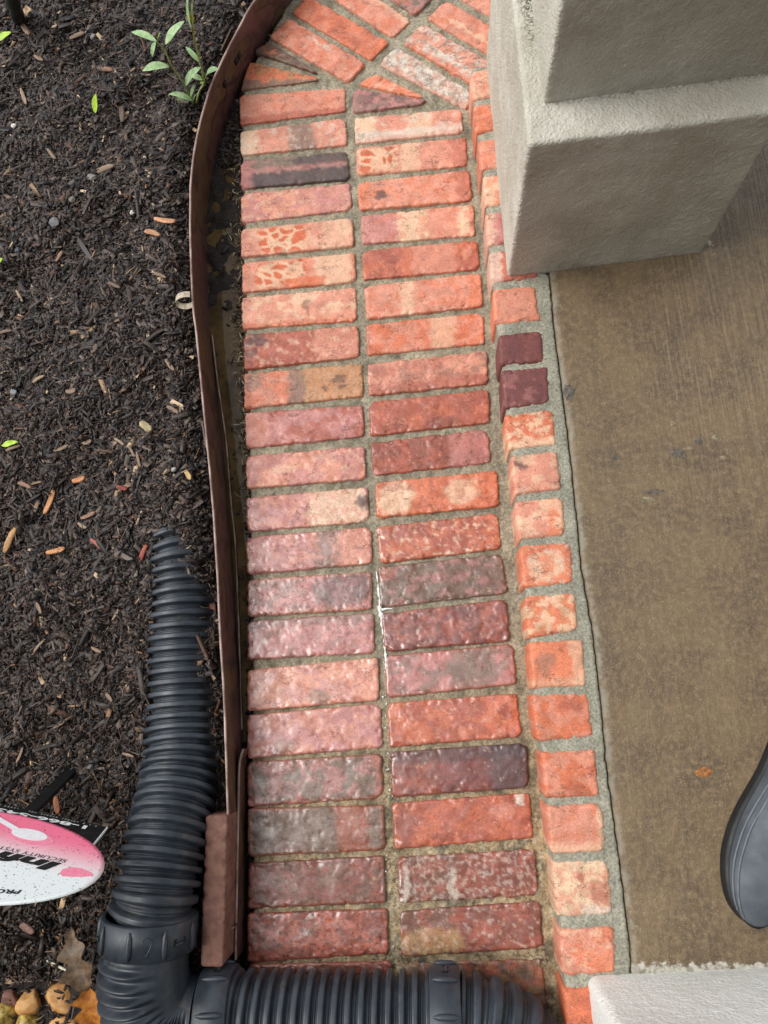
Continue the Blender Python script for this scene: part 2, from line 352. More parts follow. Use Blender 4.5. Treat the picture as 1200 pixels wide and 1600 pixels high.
FAN = [[(423,56),(451,30),(569,99),(543,126)],[(459,19),(479,-6),(605,66),(579,92)],[(503,-17),(528,-42),(640.6,32),(612.5,56)],[(399,80),(421,64),(494,112),(492,114)],[(378,139),(391,98),(494,122),(494,127)],[(564,131),(588,112.5),(657.5,150),(655,153)],[(553.6,139),(665,157),(652,164.5),(552.5,174)],[(594,99),(620,75),(736,144),(728.7,169)],[(633,66),(661,39),(775,104),(745,133)],[(670.6,28),(697,2),(805,64),(778,91)],[(709,-10),(734,-36),(842,26),(816,52)],[(560,-42),(592,-68),(674,-4),(648,21)],[(748,-48),(774,-74),(880,-10),(856,16)],[(610,-92),(640,-116),(712,-42),(684,-16)]]
EDGE_TOP = [(470,-90),(432,-40),(392,10),(367,57),(337,117),(317,177),(305,233),(299,283),(298,333),(299,400),(303,483),(308,523),(321,657),(332,770),(340,885),(345,990),(350.5,1077.5),(354,1165),(357.5,1287)]
EZ = 0.072
CRACK = [(856,405),(859,431),(866.5,515),(878,603),(891,707),(903,822),(908,881),(926.7,987),(939.5,1101),(949,1205),(967,1333),(985,1480),(987,1517),(1000,1620),(1012,1720)]
KBASE = [(733,100),(741,190),(752,300),(764,430),(769,477),(778,603),(790,718),(797,800),(804,870),(817,969),(822,1024),(831,1090),(840.5,1179),(850,1260),(861,1352),(870,1414),(879,1517),(890,1620),(900,1720)]
BR_LEFT = [(520,-120),(470,-40),(440,12),(414,58),(392,100),(376,142),(376.5,400),(383,600),(387,800),(388.5,1100),(389,1500),(390,1700)]
def W2(poly, z): return np.array([P(x, y, z) for x, y in poly])
def xat(poly3):      # x as a function of y for a line running along the path
    o = np.argsort(poly3[:, 1]); return lambda y: np.interp(y, poly3[o, 1], poly3[o, 0])
edge_w = W2(EDGE_TOP, EZ); x_edge = xat(edge_w)
x_brick = xat(W2(BR_LEFT, 0)); x_kerb = xat(W2(KBASE, 0)); x_crack = xat(W2(CRACK, KZ))

# ------------------------------------------------------------------ setting: ground, bed, trench, porch slab
V, F = box((-40, -40, -.4), (40, 40, -.13)); centred('ground', V, F, M_lawn, kind='structure', smooth=False)

def sheet(name, x0, x1, y0, y1, res, zf, mt, attrs=None, keep=None, **kw):
    nx = int((x1 - x0) / res) + 2; ny = int((y1 - y0) / res) + 2
    X, Y = np.meshgrid(np.linspace(x0, x1, nx), np.linspace(y0, y1, ny)); X = X.ravel(); Y = Y.ravel()
    Z = zf(X, Y); V = np.stack([X, Y, Z], 1); F = gridF(nx, ny)
    if keep is not None:
        k = keep(X, Y); F = F[k[F].all(1)]
    return centred(name, V, F, mt, base=(0, 0, 0), attrs={a: f(X, Y) for a, f in (attrs or {}).items()}, **kw)

BOT_Y = P(70, 1535, .05)[1]                         # the thin metal line that closes the bed
def z_bed(X, Y):
    z = .050 + .010 * fbm(X * 7, Y * 7, 3, 5) + .004 * fbm(X * 40, Y * 40, 3, 9)
    d = x_edge(Y) - X
    z = z - .022 * (1 - sstep(0, .05, d)) - .012 * (1 - sstep(.0, .12, d)) * sstep(.1, -.2, Y)
    z = z - .05 * sstep(BOT_Y + .005, BOT_Y - .004, Y)
    return z
bed = sheet('mulch_bed', -1.5, .4, -1.2, 2.3, .006, z_bed, M_soil, keep=lambda X, Y: X < x_edge(Y) - .001, kind='structure')

def z_trench(X, Y):
    return -.030 + .006 * fbm(X * 30, Y * 30, 4, 21) + .008 * sstep(.55, .8, Y)
sheet('trench_soil', -.45, .4, -1.1, 1.9, .005, z_trench, M_soil, keep=lambda X, Y: (X > x_edge(Y) - .06) & (X < x_brick(Y) + .03), kind='structure')
sheet('puddle', -.45, .0, P(380, 1160)[1], P(350, 225)[1], .006, lambda X, Y: -.0235 + 0 * X, M_water,
      keep=lambda X, Y: (X > x_edge(Y) - .03) & (X < x_brick(Y) + .012), kind='structure')

PL1 = (P(793, 432, KZ), P(1098, 394, KZ), P(759.5, 90, KZ)); PL2 = (P(918, 1526, KZ), P(1200, 1511, KZ))
def slab_aux(X, Y):
    a = np.zeros((len(X), 3))
    px = np.array([PX((x, y, KZ)) for x, y in zip(X, Y)])
    a[:, 0] = .25 + .75 * sstep(1040, 1180, px[:, 0] + .25 * (300 - px[:, 1])) * sstep(640, 300, px[:, 1])
    a[:, 1] = sstep(960, 1080, px[:, 0]) * sstep(900, 450, px[:, 1]) + .3
    b1 = sstep(1486, 1526, px[:, 1]) * 1.0; b2 = np.exp(-((px[:, 0] - 1015) / 40)**2 - ((px[:, 1] - 1455) / 40)**2) * .25
    b3 = np.exp(-((px[:, 0] - 1108) / 12)**2 - ((px[:, 1] - 385) / 30)**2) * .45
    a[:, 2] = np.clip(b1 + b2 + b3, 0, 1)
    return a
def slab_edge(X, Y):
    d = X - x_crack(Y); e = sstep(.026, .004, d) * (.75 + .25 * np.clip(fbm(X * 30, Y * 30, 2, 4), -1, 1)); return np.stack([e, e, e], 1)
M_slab = slab_mat(None)
def make_slab():
    # left edge follows the crack; grid in (t across, y along)
    ys = np.arange(-1.15, 1.75, .006); xs = np.r_[0, np.linspace(.004, .5, 84), np.linspace(.52, 3.0, 24)]
    Xl = x_crack(ys) + .0012 + .0012 * fbm(ys * 60, 0 * ys, 3, 3) + .0009 * fbm(ys * 170, 0 * ys, 2, 31)
    X = (Xl[:, None] + xs[None]).ravel(); Y = np.repeat(ys, len(xs))
    Z = KZ + .0006 * fbm(X * 25, Y * 25, 3, 8) - .003 * sstep(.006, 0, np.tile(xs, len(ys)))
    V = np.stack([X, Y, Z], 1); F = gridF(len(xs), len(ys))
    n0 = len(V); lo = V[::len(xs)].copy(); lo[:, 2] = -.1; i = np.arange(len(ys) - 1)
    F2 = np.stack([n0 + i, i * len(xs), (i + 1) * len(xs), n0 + i + 1], 1)
    V = np.vstack([V, lo]); F = np.vstack([F, F2])
    centred('porch_slab', V, F, M_slab, base=(0, 0, 0), attrs={'aux': slab_aux(V[:, 0], V[:, 1]), 'edge': slab_edge(V[:, 0], V[:, 1])}, kind='structure')
make_slab()

# ------------------------------------------------------------------ stucco columns; unseen roof and house wall, shaped to shade them
def stucco_box(name, origin, ux, w, d, z0, z1, parent, rad=.008, res=.0023, amp=.0006, crease=None, uy=None, mt=None):
    ux = np.array([ux[0], ux[1], 0]) / np.hypot(ux[0], ux[1]); uy = np.array([-ux[1], ux[0], 0]) if uy is None else np.array([uy[0], uy[1], 0]) / np.hypot(uy[0], uy[1]); h = z1 - z0
    def face(fn, a, b):
        na, nb = max(2, int(min(a / res, 160))) + 1, max(2, int(min(b / res, 300))) + 1
        s, t = np.meshgrid(np.linspace(0, 1, na), np.linspace(0, 1, nb)); return fn(s.ravel(), t.ravel()), gridF(na, nb)
    o = np.ones_like; z = np.zeros_like
    fs = [face(lambda s, t: np.stack([s * w, z(s), t * h], 1), w, h), face(lambda s, t: np.stack([(1 - s) * w, o(s) * d, t * h], 1), w, h),
          face(lambda s, t: np.stack([z(s), (1 - s) * d, t * h], 1), d, h), face(lambda s, t: np.stack([o(s) * w, s * d, t * h], 1), d, h),
          face(lambda s, t: np.stack([s * w, t * d, o(s) * h], 1), w, d)]
    Vs, Fs, n = [], [], 0
    for V, F in fs: Vs.append(V); Fs.append(F + n); n += len(V)
    V = np.vstack(Vs); F = np.vstack(Fs)
    lo = np.array([rad, rad, -1e3]); hi = np.array([w - rad, d - rad, h - rad])
    q = np.clip(V, lo, hi); dv = V - q; L = np.linalg.norm(dv, axis=1)[:, None]
    Vr = np.where(L > rad, q + dv / np.maximum(L, 1e-9) * rad, V)
    Wd = np.asarray(origin)[None] + Vr[:, :1] * ux + Vr[:, 1:2] * uy; Wd[:, 2] = z0 + Vr[:, 2]
    D = np.stack([vn3(Wd * f, s) for f, s in ((150, 1), (150, 2), (150, 3))], 1) * amp * .8 + np.stack([vn3(Wd * 320, s) for s in (4, 5, 6)], 1) * amp * .6 \
        + np.stack([vn3(Wd * 22, s) for s in (7, 8, 9)], 1) * amp * .8
    aux = np.zeros((len(V), 3))
    if crease is not None: aux[:, 0] = crease(Vr, Wd)
    return centred(name, Wd + D, F, mt or M_stucco, parent, attrs={'aux': aux})
A, B, C = PL1
ux1 = (B - A)[:2]; w1 = np.hypot(*ux1); uxn = ux1 / w1; uyn = (C - A)[:2]; d1 = float(np.hypot(*uyn)); uyn = uyn / d1; SK = np.linalg.inv(np.array([uxn, uyn]).T); print('skew', uxn @ uyn, w1, d1)
# plinth height: where the near corner's upright meets (828,227)
zz = np.linspace(.1, .6, 2000); hp = zz[np.argmin([np.linalg.norm(PX((A[0], A[1], z)) - (828, 227)) for z in zz])]
PH = hp - KZ
D1 = P(849, 162, hp); ins = (D1 - A)[:2]; ix, iy = [float(q) for q in SK @ ins]; w_sh = float((SK @ (P(1206, 127, hp) - A)[:2])[0]) - ix; print('plinth', PH, ix, iy, w_sh)
col1 = empty('stucco_column', (A + np.r_[uxn * w1 / 2 + uyn * d1 / 2, 0]), label='tall beige stucco column on a broad plinth whose shaded face fills the upper right', category='column')
col1['group'] = 'stucco porch columns'
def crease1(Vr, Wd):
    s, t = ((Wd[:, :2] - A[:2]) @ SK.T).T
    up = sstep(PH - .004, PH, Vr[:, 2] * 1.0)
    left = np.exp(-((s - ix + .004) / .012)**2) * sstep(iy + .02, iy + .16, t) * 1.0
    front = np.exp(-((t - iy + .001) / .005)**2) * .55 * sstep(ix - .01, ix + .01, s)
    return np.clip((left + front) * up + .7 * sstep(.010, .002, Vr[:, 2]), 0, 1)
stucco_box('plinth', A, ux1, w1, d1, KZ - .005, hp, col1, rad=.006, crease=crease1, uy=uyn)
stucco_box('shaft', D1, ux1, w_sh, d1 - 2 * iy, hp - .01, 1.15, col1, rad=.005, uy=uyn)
A2, B2 = PL2; ux2 = (B2 - A2)[:2]; n2 = ux2 / np.hypot(*ux2)
O2 = A2 - np.r_[np.array([-n2[1], n2[0]]) * .36, 0]
col2 = empty('stucco_column', (O2 + np.r_[n2 * w1 / 2, 0]), label='white stucco column plinth whose lit face fills the bottom right corner', category='column', group='stucco porch columns')
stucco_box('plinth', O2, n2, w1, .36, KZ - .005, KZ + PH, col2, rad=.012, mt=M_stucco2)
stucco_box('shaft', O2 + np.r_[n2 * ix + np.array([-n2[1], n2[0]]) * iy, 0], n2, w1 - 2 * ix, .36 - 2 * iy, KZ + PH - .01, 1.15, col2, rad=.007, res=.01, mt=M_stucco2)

roof = empty('shade_roof', (1.6, -1.2, 2.7), label='unseen flat roof and overhang added to hold sky light off the porch', category='roof')  # unseen roof, placed by how much sky it leaves the columns
V, F = box((.90, -1.8, 2.7), (3.6, 1.15, 2.82)); centred('ceiling', V, F, M_roof, roof, smooth=False)
V, F = box((-1.7, -1.8, 2.7), (.835, -1.15, 2.82)); centred('shade_eave', V, F, M_roof, roof, smooth=False)  # unseen overhang, added to cut sky light on column front and lower bricks
V, F = box((.84, -1.8, 2.66), (.90, 1.21, 2.86)); centred('fascia', V, F, M_roof, roof, smooth=False)
V, F = box((-6.5, -2.0, -.13), (5.2, -1.8, 4.3)); centred('shade_wall', V, F, M_house, smooth=False, label='unseen house wall, made tall and close to shade the column front', category='wall')  # unseen; height and distance set to block the sky behind the porch

# ------------------------------------------------------------------ bricks
CC = {'o': (202, 112, 78), 'p': (208, 140, 116), 'r': (168, 90, 69), 'd': (130, 74, 61), 'm': (112, 62, 60), 'c': (222, 186, 154), 'w': (208, 194, 178),
      'g': (126, 106, 92), 'k': (74, 62, 62), 'u': (186, 124, 117), 'b': (112, 80, 64), 'y': (174, 138, 92), 'O': (210, 122, 88), 'n': (98, 52, 42), 'q': (198, 98, 58), 'x': (30, 26, 24)}
CC = {k: lin(v) for k, v in CC.items()}
def worley_edge(x, y, s):
    ix, iy = np.floor(x), np.floor(y); d1 = np.full(x.shape, 9.0); d2 = d1.copy(); z = np.zeros_like(ix)
    for dx in (-1, 0, 1):
        for dy in (-1, 0, 1):
            cx = ix + dx + _h(ix + dx, iy + dy, z, s); cy = iy + dy + _h(ix + dx, iy + dy, z + 1, s)
            d = np.maximum(np.abs(x - cx), np.abs(y - cy)) * .6 + np.hypot(x - cx, y - cy) * .4
            m = d < d1; d2 = np.where(m, d1, np.minimum(d2, d)); d1 = np.where(m, d, d1)
    return d2 - d1
seedc = [100]
def brick(parent, Q, base, patches=(), rel_=1.0, wet=.5, dirt=.15, pore=.5, depth=.035, side=.0, res=.0024, name='brick', rr=.0015, tilt=0.0, mt=None, grow=.0024, **kw):
    """Q: four world corners of the upper face TL TR BR BL. One brick, edges worn and rounded, own relief and colours."""
    seedc[0] += 7; s = seedc[0]; rel = rel_ * (1 - .38 * float(sstep(.5, .7, wet)))
    Q = np.array(Q, float); zt = Q[0, 2]; q0 = Q.mean(0); eu = (Q[1] - Q[0] + Q[2] - Q[3]); eu /= np.linalg.norm(eu); ev = (Q[3] - Q[0] + Q[2] - Q[1]); ev /= np.linalg.norm(ev); Q = Q + grow * (np.sign((Q - q0) @ eu)[:, None] * eu + np.sign((Q - q0) @ ev)[:, None] * ev)
    Lu = (np.linalg.norm(Q[1] - Q[0]) + np.linalg.norm(Q[2] - Q[3])) / 2; Lv = (np.linalg.norm(Q[3] - Q[0]) + np.linalg.norm(Q[2] - Q[1])) / 2
    nu, nv = max(8, int(Lu / res)) + 1, max(6, int(Lv / res)) + 1
    # denser near the edges
    def dens(n): t = np.linspace(0, 1, n); return t + .10 * np.sin(2 * math.pi * t) / (2 * math.pi) * -1
    u, v = np.meshgrid(dens(nu), dens(nv)); u = u.ravel(); v = v.ravel()
    B4 = lambda u, v: ((1-u)*(1-v))[:, None]*Q[0] + (u*(1-v))[:, None]*Q[1] + (u*v)[:, None]*Q[2] + ((1-u)*v)[:, None]*Q[3]
    du = np.minimum(u, 1 - u) * Lu; dv = np.minimum(v, 1 - v) * Lv
    # round the corners in plan
    rc = .0035 + .003 * _h(np.array([s]), np.array([1]), np.array([2]), s)[0]
    a = np.clip(1 - du / rc, 0, 1); b = np.clip(1 - dv / rc, 0, 1)
    hyp = np.hypot(a, b); mx = np.maximum(a, b); k = np.where(hyp > 1e-6, mx / np.maximum(hyp, 1e-6), 1)
    a2, b2 = a * k, b * k
    u2 = np.where(a > 0, np.where(u < .5, (1 - a2) * rc / Lu, 1 - (1 - a2) * rc / Lu), u)
    v2 = np.where(b > 0, np.where(v < .5, (1 - b2) * rc / Lv, 1 - (1 - b2) * rc / Lv), v)
    p = B4(u2, v2)
    xm, ym = u * Lu * 1000, v * Lv * 1000                       # millimetres on the face
    e = np.minimum(du, dv)
    # ragged arrises
    ew = np.exp(-e / .004)
    wob = .0013 * rel * (fbm(p[:, 0] * 90 + s, p[:, 1] * 90, 3, s)) ; wob2 = .0015 * rel * fbm(p[:, 0] * 55 - s, p[:, 1] * 120, 3, s + 3)
    p[:, 0] += wob * ew; p[:, 1] += wob2 * ew
    # relief
    r_ = rr * (1 + .5 * fbm(xm / 25, ym / 25, 2, s + 9)); t = np.clip(1 - e / r_, 0, 1)
    z = -r_ * (1 - np.sqrt(1 - t * t * .985)) * .9
    z += .0005 * rel * fbm(xm / 45, ym / 30, 2, s + 11) + .00018 * rel * fbm(xm / 7, ym / 7, 3, s + 12)
    wr = np.abs(fbm(xm / 26 + .6 * fbm(xm / 18, ym / 18, 2, s), ym / 20 + .8 * xm / 60, 3, s + 13)); z -= .0016 * rel * np.exp(-(wr / .035)**2) * sstep(-.1, .35, fbm(xm / 40, ym / 40, 2, s + 17))
    st = fbm(xm / 30, ym / 26, 2, s + 19); z += .0008 * rel * sstep(.19, .22, st) * sstep(.0, 1.0, rel)            # torn clay step
    chip = sstep(.25, .45, fbm(xm / 11, ym / 11, 3, s + 15)) * np.exp(-e / .005); z -= .0034 * chip
    hr = _h(np.arange(4), np.full(4, s), np.full(4, 3), s); hc = _h(np.arange(4), np.full(4, s), np.full(4, 9), s)
    for kc, (uu0, vv0) in enumerate(((u, v), (1 - u, v), (1 - u, 1 - v), (u, 1 - v))):           # knocked-off corners
        if hr[kc] < .42: cw = .005 + .009 * hc[kc]; z -= .0055 * sstep(cw, cw * .55, uu0 * Lu + vv0 * Lv * 1.3 + .0025 * fbm(xm / 6, ym / 6, 2, s + 31 + kc))
    z += .0008 * np.sin(s) * (u - .5) + tilt * (u - .5)
    p[:, 2] = zt + z
    # colours
    wx, wy = xm + 7 * fbm(xm / 16, ym / 16, 4, s + 20), ym + 5 * fbm(xm / 14 + 40, ym / 14, 3, s + 21)
    col = np.tile(CC[base], (len(u), 1)); U = wx / (Lu * 1000); Vv = wy / (Lv * 1000)
    col *= (1 + .13 * fbm(xm / 30, ym / 18, 4, s + 22) + .06 * gn2(np.array([s * .37] * 1), np.array([s * .11]), 3)[0])[:, None]
    for pt in patches:
        kd, c = pt[0], pt[1]
        if kd == 'b': w = sstep(pt[2] - .03, pt[2] + .03, U) * sstep(pt[3] + .03, pt[3] - .03, U) * (pt[4] if len(pt) > 4 else .85)
        elif kd == 'h': w = sstep(pt[2] - .08, pt[2] + .08, Vv) * sstep(pt[3] + .08, pt[3] - .08, Vv) * (pt[4] if len(pt) > 4 else .8)
        elif kd == 'n': w = sstep(pt[2] - .18, pt[2] + .18, fbm(xm / pt[3], ym / pt[3] * 1.2, 5, s + 30 + ord(c), .6)) * (pt[4] if len(pt) > 4 else .8) * .85
        elif kd == 's': w = sstep(1.15, .75, np.hypot((U - pt[2]) / pt[4], (Vv - pt[3]) / pt[5])) * (pt[6] if len(pt) > 6 else .85)
        elif kd == 'e': w = np.exp(-e * 1000 / pt[2]) * .8
        elif kd == 'l':
            inb = sstep(pt[3] - .015, pt[3] + .015, U) * sstep(pt[4] + .015, pt[4] - .015, U) * sstep(.04, .12, Vv) * sstep(.98, .88, Vv)
            col = col * (1 - inb[:, None]) + CC[c] * inb[:, None]
            
            px_, py_ = xm / 25 + .25 * fbm(xm / 30, ym / 30, 2, s + 77), ym / 21 + .2 * xm / 40; ln = sstep(.24, .13, worley_edge(px_, py_, s + 5))
            ln = np.maximum(ln, sstep(.1, .3, gn2(px_ * .9 + 3, py_ * .9, s + 8)) * .8)
            w = ln * inb * .85; c = pt[2]
        w = w[:, None]; col = col * (1 - w) + CC[c] * w
    if rel_ > .85:                                                # pale scratches and folded seams in the clay
        ln = np.exp(-(fbm(xm / 34 + .5 * fbm(xm / 15, ym / 15, 2, s + 71), ym / 16 + .4 * xm / 34, 3, s + 72) / .022)**2) * sstep(.05, .4, fbm(xm / 26, ym / 26, 2, s + 73)) * .45
        col = col * (1 - ln[:, None]) + CC['c'] * ln[:, None]
    wv = np.full(len(u), wet); aux = np.stack([wv, np.full(len(u), dirt), np.full(len(u), pore)], 1)
    # sides
    ring = np.r_[np.arange(nu), np.arange(1, nv) * nu + nu - 1, (nv - 1) * nu + np.arange(nu - 2, -1, -1), np.arange(nv - 2, 0, -1) * nu]
    n0 = len(p); F = gridF(nu, nv)[:, ::-1]; Vt = [p]; Ct = [col]; At = [aux]; prev = ring; m = len(ring); i = np.arange(m)
    for k2 in range(1, 4):
        q = p[ring].copy(); q[:, 2] = zt - rr - depth * k2 / 3
        cen = Q.mean(0); off = (q[:, :2] - cen[:2]); q[:, :2] += off / np.linalg.norm(off, axis=1)[:, None] * (.0007 * fbm(q[:, 0] * 70 + 10 * k2, q[:, 1] * 70, 2, s + 50))[:, None]
        idx = n0 + (k2 - 1) * m + i
        F = np.vstack([F, np.stack([prev, idx, np.roll(idx, -1), np.roll(prev, -1)], 1)[:, ::-1]])
        Vt.append(q); Ct.append(col[ring]); At.append(aux[ring]); prev = idx
    F = F[:, ::-1]
    return centred(name, np.vstack(Vt), F, mt or M_brick, parent, attrs={'Col': np.vstack(Ct), 'aux': np.vstack(At)}, **kw)

path = empty('brick_path', P(590, 900, -.01), kind='structure')
# (base, patches, relief, wet, dirt)
L_S = [('p', [('n','o',.1,30,.6),('h','r',.78,1.1)], .7, .3, .05), ('p', [('b','c',-.1,.16),('b','g',.46,.7,.8),('n','w',.3,18,.5)], .7, .35, .1),
 ('g', [('n','u',.1,26,.5),('h','k',.5,1.3,.85),('s','k',.75,.2,.3,.22,.8),('h','u',.34,.5,.6),('b','u',-.1,.1,.8)], .8, .25, .1), ('p', [('n','u',.0,34,.9),('n','c',.35,20,.5),('b','u',.6,1.1,.5)], .8, .4, .05),
 ('p', [('n','c',.2,34,.5),('b','c',.72,.98,.4),('l','q','c',.16,.58)], .6, .35, .03), ('p', [('n','o',.2,26,.5),('b','c',.64,.97,.6),('l','q','c',.13,.56),('s','q',.55,.85,.2,.25,.8)], .6, .35, .03),
 ('p', [('n','c',.12,30,.8),('s','b',.57,.5,.03,.3,.6),('h','o',.85,1.2)], .7, .4, .06), ('r', [('b','p',.6,1.1,.7),('n','c',.4,18,.5),('s','k',.1,.2,.1,.2,.7),('s','k',.05,.55,.05,.15,.6)], .7, .45, .1),
 ('p', [('n','o',.0,26,.8),('b','g',.38,.52,.8),('b','y',.5,1.1,.6),('s','b',.8,.4,.06,.13),('s','b',.68,.66,.03,.08),('s','b',.83,.62,.04,.08),('s','g',.08,.25,.07,.3,.6)], .7, .35, .2),
 ('u', [('n','r',.0,38,.9),('b','p',-.1,.2,.5)], .9, .48, .12), ('p', [('n','u',.0,40,.9),('n','c',.35,22,.5)], .8, .48, .12),
 ('u', [('b','c',.5,.98,.8),('n','p',.1,24,.7),('s','k',.95,.42,.05,.22,.8)], .8, .6, .15), ('u', [('b','g',.55,.74,.7),('b','p',.74,1.1,.8),('n','p',.2,20,.6)], .9, .7, .2),
 ('u', [('n','g',.0,34,.6),('s','k',.78,.4,.25,.5,.55),('e','p',3)], .9, .75, .55), ('u', [('n','r',.3,20,.6),('h','g',-.1,.2,.5),('n','g',.3,20,.5)], 1.1, .8, .3),
 ('p', [('n','u',.1,34,.8),('s','g',.55,.8,.1,.2,.6),('n','c',.5,14,.4)], 1.0, .75, .12), ('u', [('n','p',.0,30,.8),('n','r',.45,18,.6),('s','g',.27,.8,.1,.2,.5)], 1.0, .75, .15),
 ('g', [('n','u',.0,28,.8),('e','r',3),('b','r',.93,1.1,.5),('n','b',.2,20,.7)], 1.1, .7, .3), ('g', [('n','b',.0,28,.8),('b','r',.66,.88,.6),('e','r',3),('b','g',.42,.62,.6)], 1.1, .65, .3),
 ('d', [('n','b',.0,34,.8),('n','r',.25,22,.5),('n','g',.4,16,.4)], 1.0, .7, .3), ('r', [('n','d',.0,34,.8),('s','w',.42,.42,.03,.08,.6),('n','n',.3,14,.6)], 1.1, .75, .6),
 ('d', [('n','b',.0,30,.8),('e','r',4)], 1.0, .7, .5), ('d', [], 1, .6, .4)]
R_S = [('p', [('b','c',-.1,.2,.9),('b','c',.48,.72,.7),('h','w',.62,1.2,.7),('n','w',.35,20,.6),('h','p',.85,1.3,.5)], .8, .3, .08), ('p', [('l','q','c',.02,.36),('b','c',.4,.56,.6),('b','r',.85,1.1,.5),('n','g',.45,20,.4)], .8, .35, .05),
 ('p', [('n','O',.15,22,.8),('s','k',.2,.52,.05,.2,.75),('b','r',.88,1.1,.6),('s','O',.04,.4,.06,.5)], .8, .4, .08), ('p', [('b','u',-.1,.33,.8),('b','c',.33,.58,.85),('b','c',.86,.95,.85),('n','o',.3,24,.5)], .7, .4, .06),
 ('r', [('n','o',.0,34,.8),('b','p',.42,.8,.65),('s','p',.9,.4,.04,.25,.7)], .9, .5, .06), ('p', [('n','o',.15,24,.7),('b','c',.3,.42,.6),('b','O',.9,1.1,.8)], .8, .45, .06),
 ('o', [('n','p',.0,30,.8),('b','c',.55,.75,.5),('b','r',-.1,.05,.6)], .7, .45, .06), ('p', [('n','g',.25,26,.6),('n','r',.1,34,.6),('h','r',.7,1.3,.6)], .8, .5, .12),
 ('r', [('n','o',.15,34,.6),('s','d',.6,.85,.15,.2,.7)], .9, .55, .1), ('r', [('n','d',.0,34,.8),('b','u',.66,1.1,.6)], 1.1, .5, .08),
 ('o', [('s','c',.16,.5,.16,.5),('s','c',.7,.5,.14,.4,.7),('n','r',.3,22,.6)], .9, .55, .08), ('r', [('n','o',.0,34,.8),('n','c',.45,12,.8)], 1.3, .7, .1),
 ('b', [('n','g',.0,26,.8),('n','u',.25,22,.6),('s','r',.05,.2,.07,.2,.6)], 1.4, .7, .2), ('d', [('n','r',.0,30,.8),('n','u',.35,16,.5),('n','m',.2,26,.7)], 1.5, .85, .12),
 ('u', [('n','g',.0,28,.8),('b','g',.5,.85,.7),('e','r',4)], 1.3, .8, .15), ('r', [('n','o',.0,34,.9),('n','p',.35,20,.5)], 1.3, .7, .1),
 ('d', [('n','r',.0,30,.7),('b','m',.38,1.1,.6),('h','k',-.2,.3,.55),('b','k',.72,1.1,.7)], 1.2, .75, .12), ('r', [('n','o',.1,34,.7),('s','w',.93,.14,.04,.13,.8),('s','p',.8,.35,.1,.2,.5),('s','d',.08,.5,.08,.5,.6)], 1.0, .65, .15),
 ('d', [('b','b',-.1,.42,.6),('n','r',.1,30,.6),('n','w',.25,9,.5),('s','w',.05,.6,.03,.5,.6),('s','w',.4,.7,.03,.4,.6)], 1.4, .65, .25), ('d', [('b','b',-.1,.4,.7),('n','r',.1,26,.7),('s','y',.2,.7,.25,.3,.6),('s','y',.4,.75,.05,.3,.5),('n','w',.5,10,.5)], 1.1, .65, .25),
 ('b', [('n','y',.05,26,.6),('n','r',.2,20,.8),('b','r',.62,.68,.7),('n','g',.25,20,.6)], 1.0, .5, .4), ('d', [], 1, .5, .4)]
K_S = [('p', [('e','O',6),('n','o',.4,18,.4)], .6, .25, .03), ('m', [('n','d',.2,20,.5)], .5, .2, .05), ('m', [('n','u',.35,26,.4)], .4, .25, .02),
 ('o', [('n','c',.05,15,.9),('h','c',.75,1.3,.6)], .5, .25, .06), ('p', [('s','k',.18,.2,.1,.25,.7),('n','c',.2,20,.6)], .5, .2, .05), ('p', [('b','O',.65,1.1,.8),('n','c',.0,26,.7),('s','c',.8,.55,.12,.05,.8)], .5, .25, .03),
 ('O', [('s','c',.5,.52,.38,.36,.7),('s','o',.5,.5,.16,.25,.7),('n','w',.4,9,.6)], .5, .25, .06), ('O', [('n','c',.0,18,.9),('n','y',.3,12,.5)], .5, .25, .05),
 ('O', [('s','g',.25,.5,.2,.3,.5),('b','c',.75,1.1,.5),('h','c',.8,1.3,.4)], .5, .25, .07), ('o', [('n','p',.0,24,.8),('s','r',.65,.25,.22,.18,.7)], .6, .3, .08),
 ('o', [('n','p',.0,26,.9),('s','r',.6,.85,.2,.15,.6)], .6, .25, .06), ('p', [('n','o',.2,20,.6),('b','c',.88,1.1,.7),('h','c',.8,1.3,.5)], .5, .22, .06),
 ('c', [('n','p',.1,16,.8),('s','r',.8,.6,.2,.25,.7),('s','r',.5,.3,.1,.12,.7),('s','w',.7,.92,.3,.12,.7)], .7, .22, .1), ('p', [('n','o',.0,22,.8),('n','c',.35,14,.6),('s','O',.8,.8,.25,.25,.7)], .6, .25, .1),
 ('o', [('n','r',.2,30,.5)], .5, .3, .05), ('p', [], .5, .3, .05)]
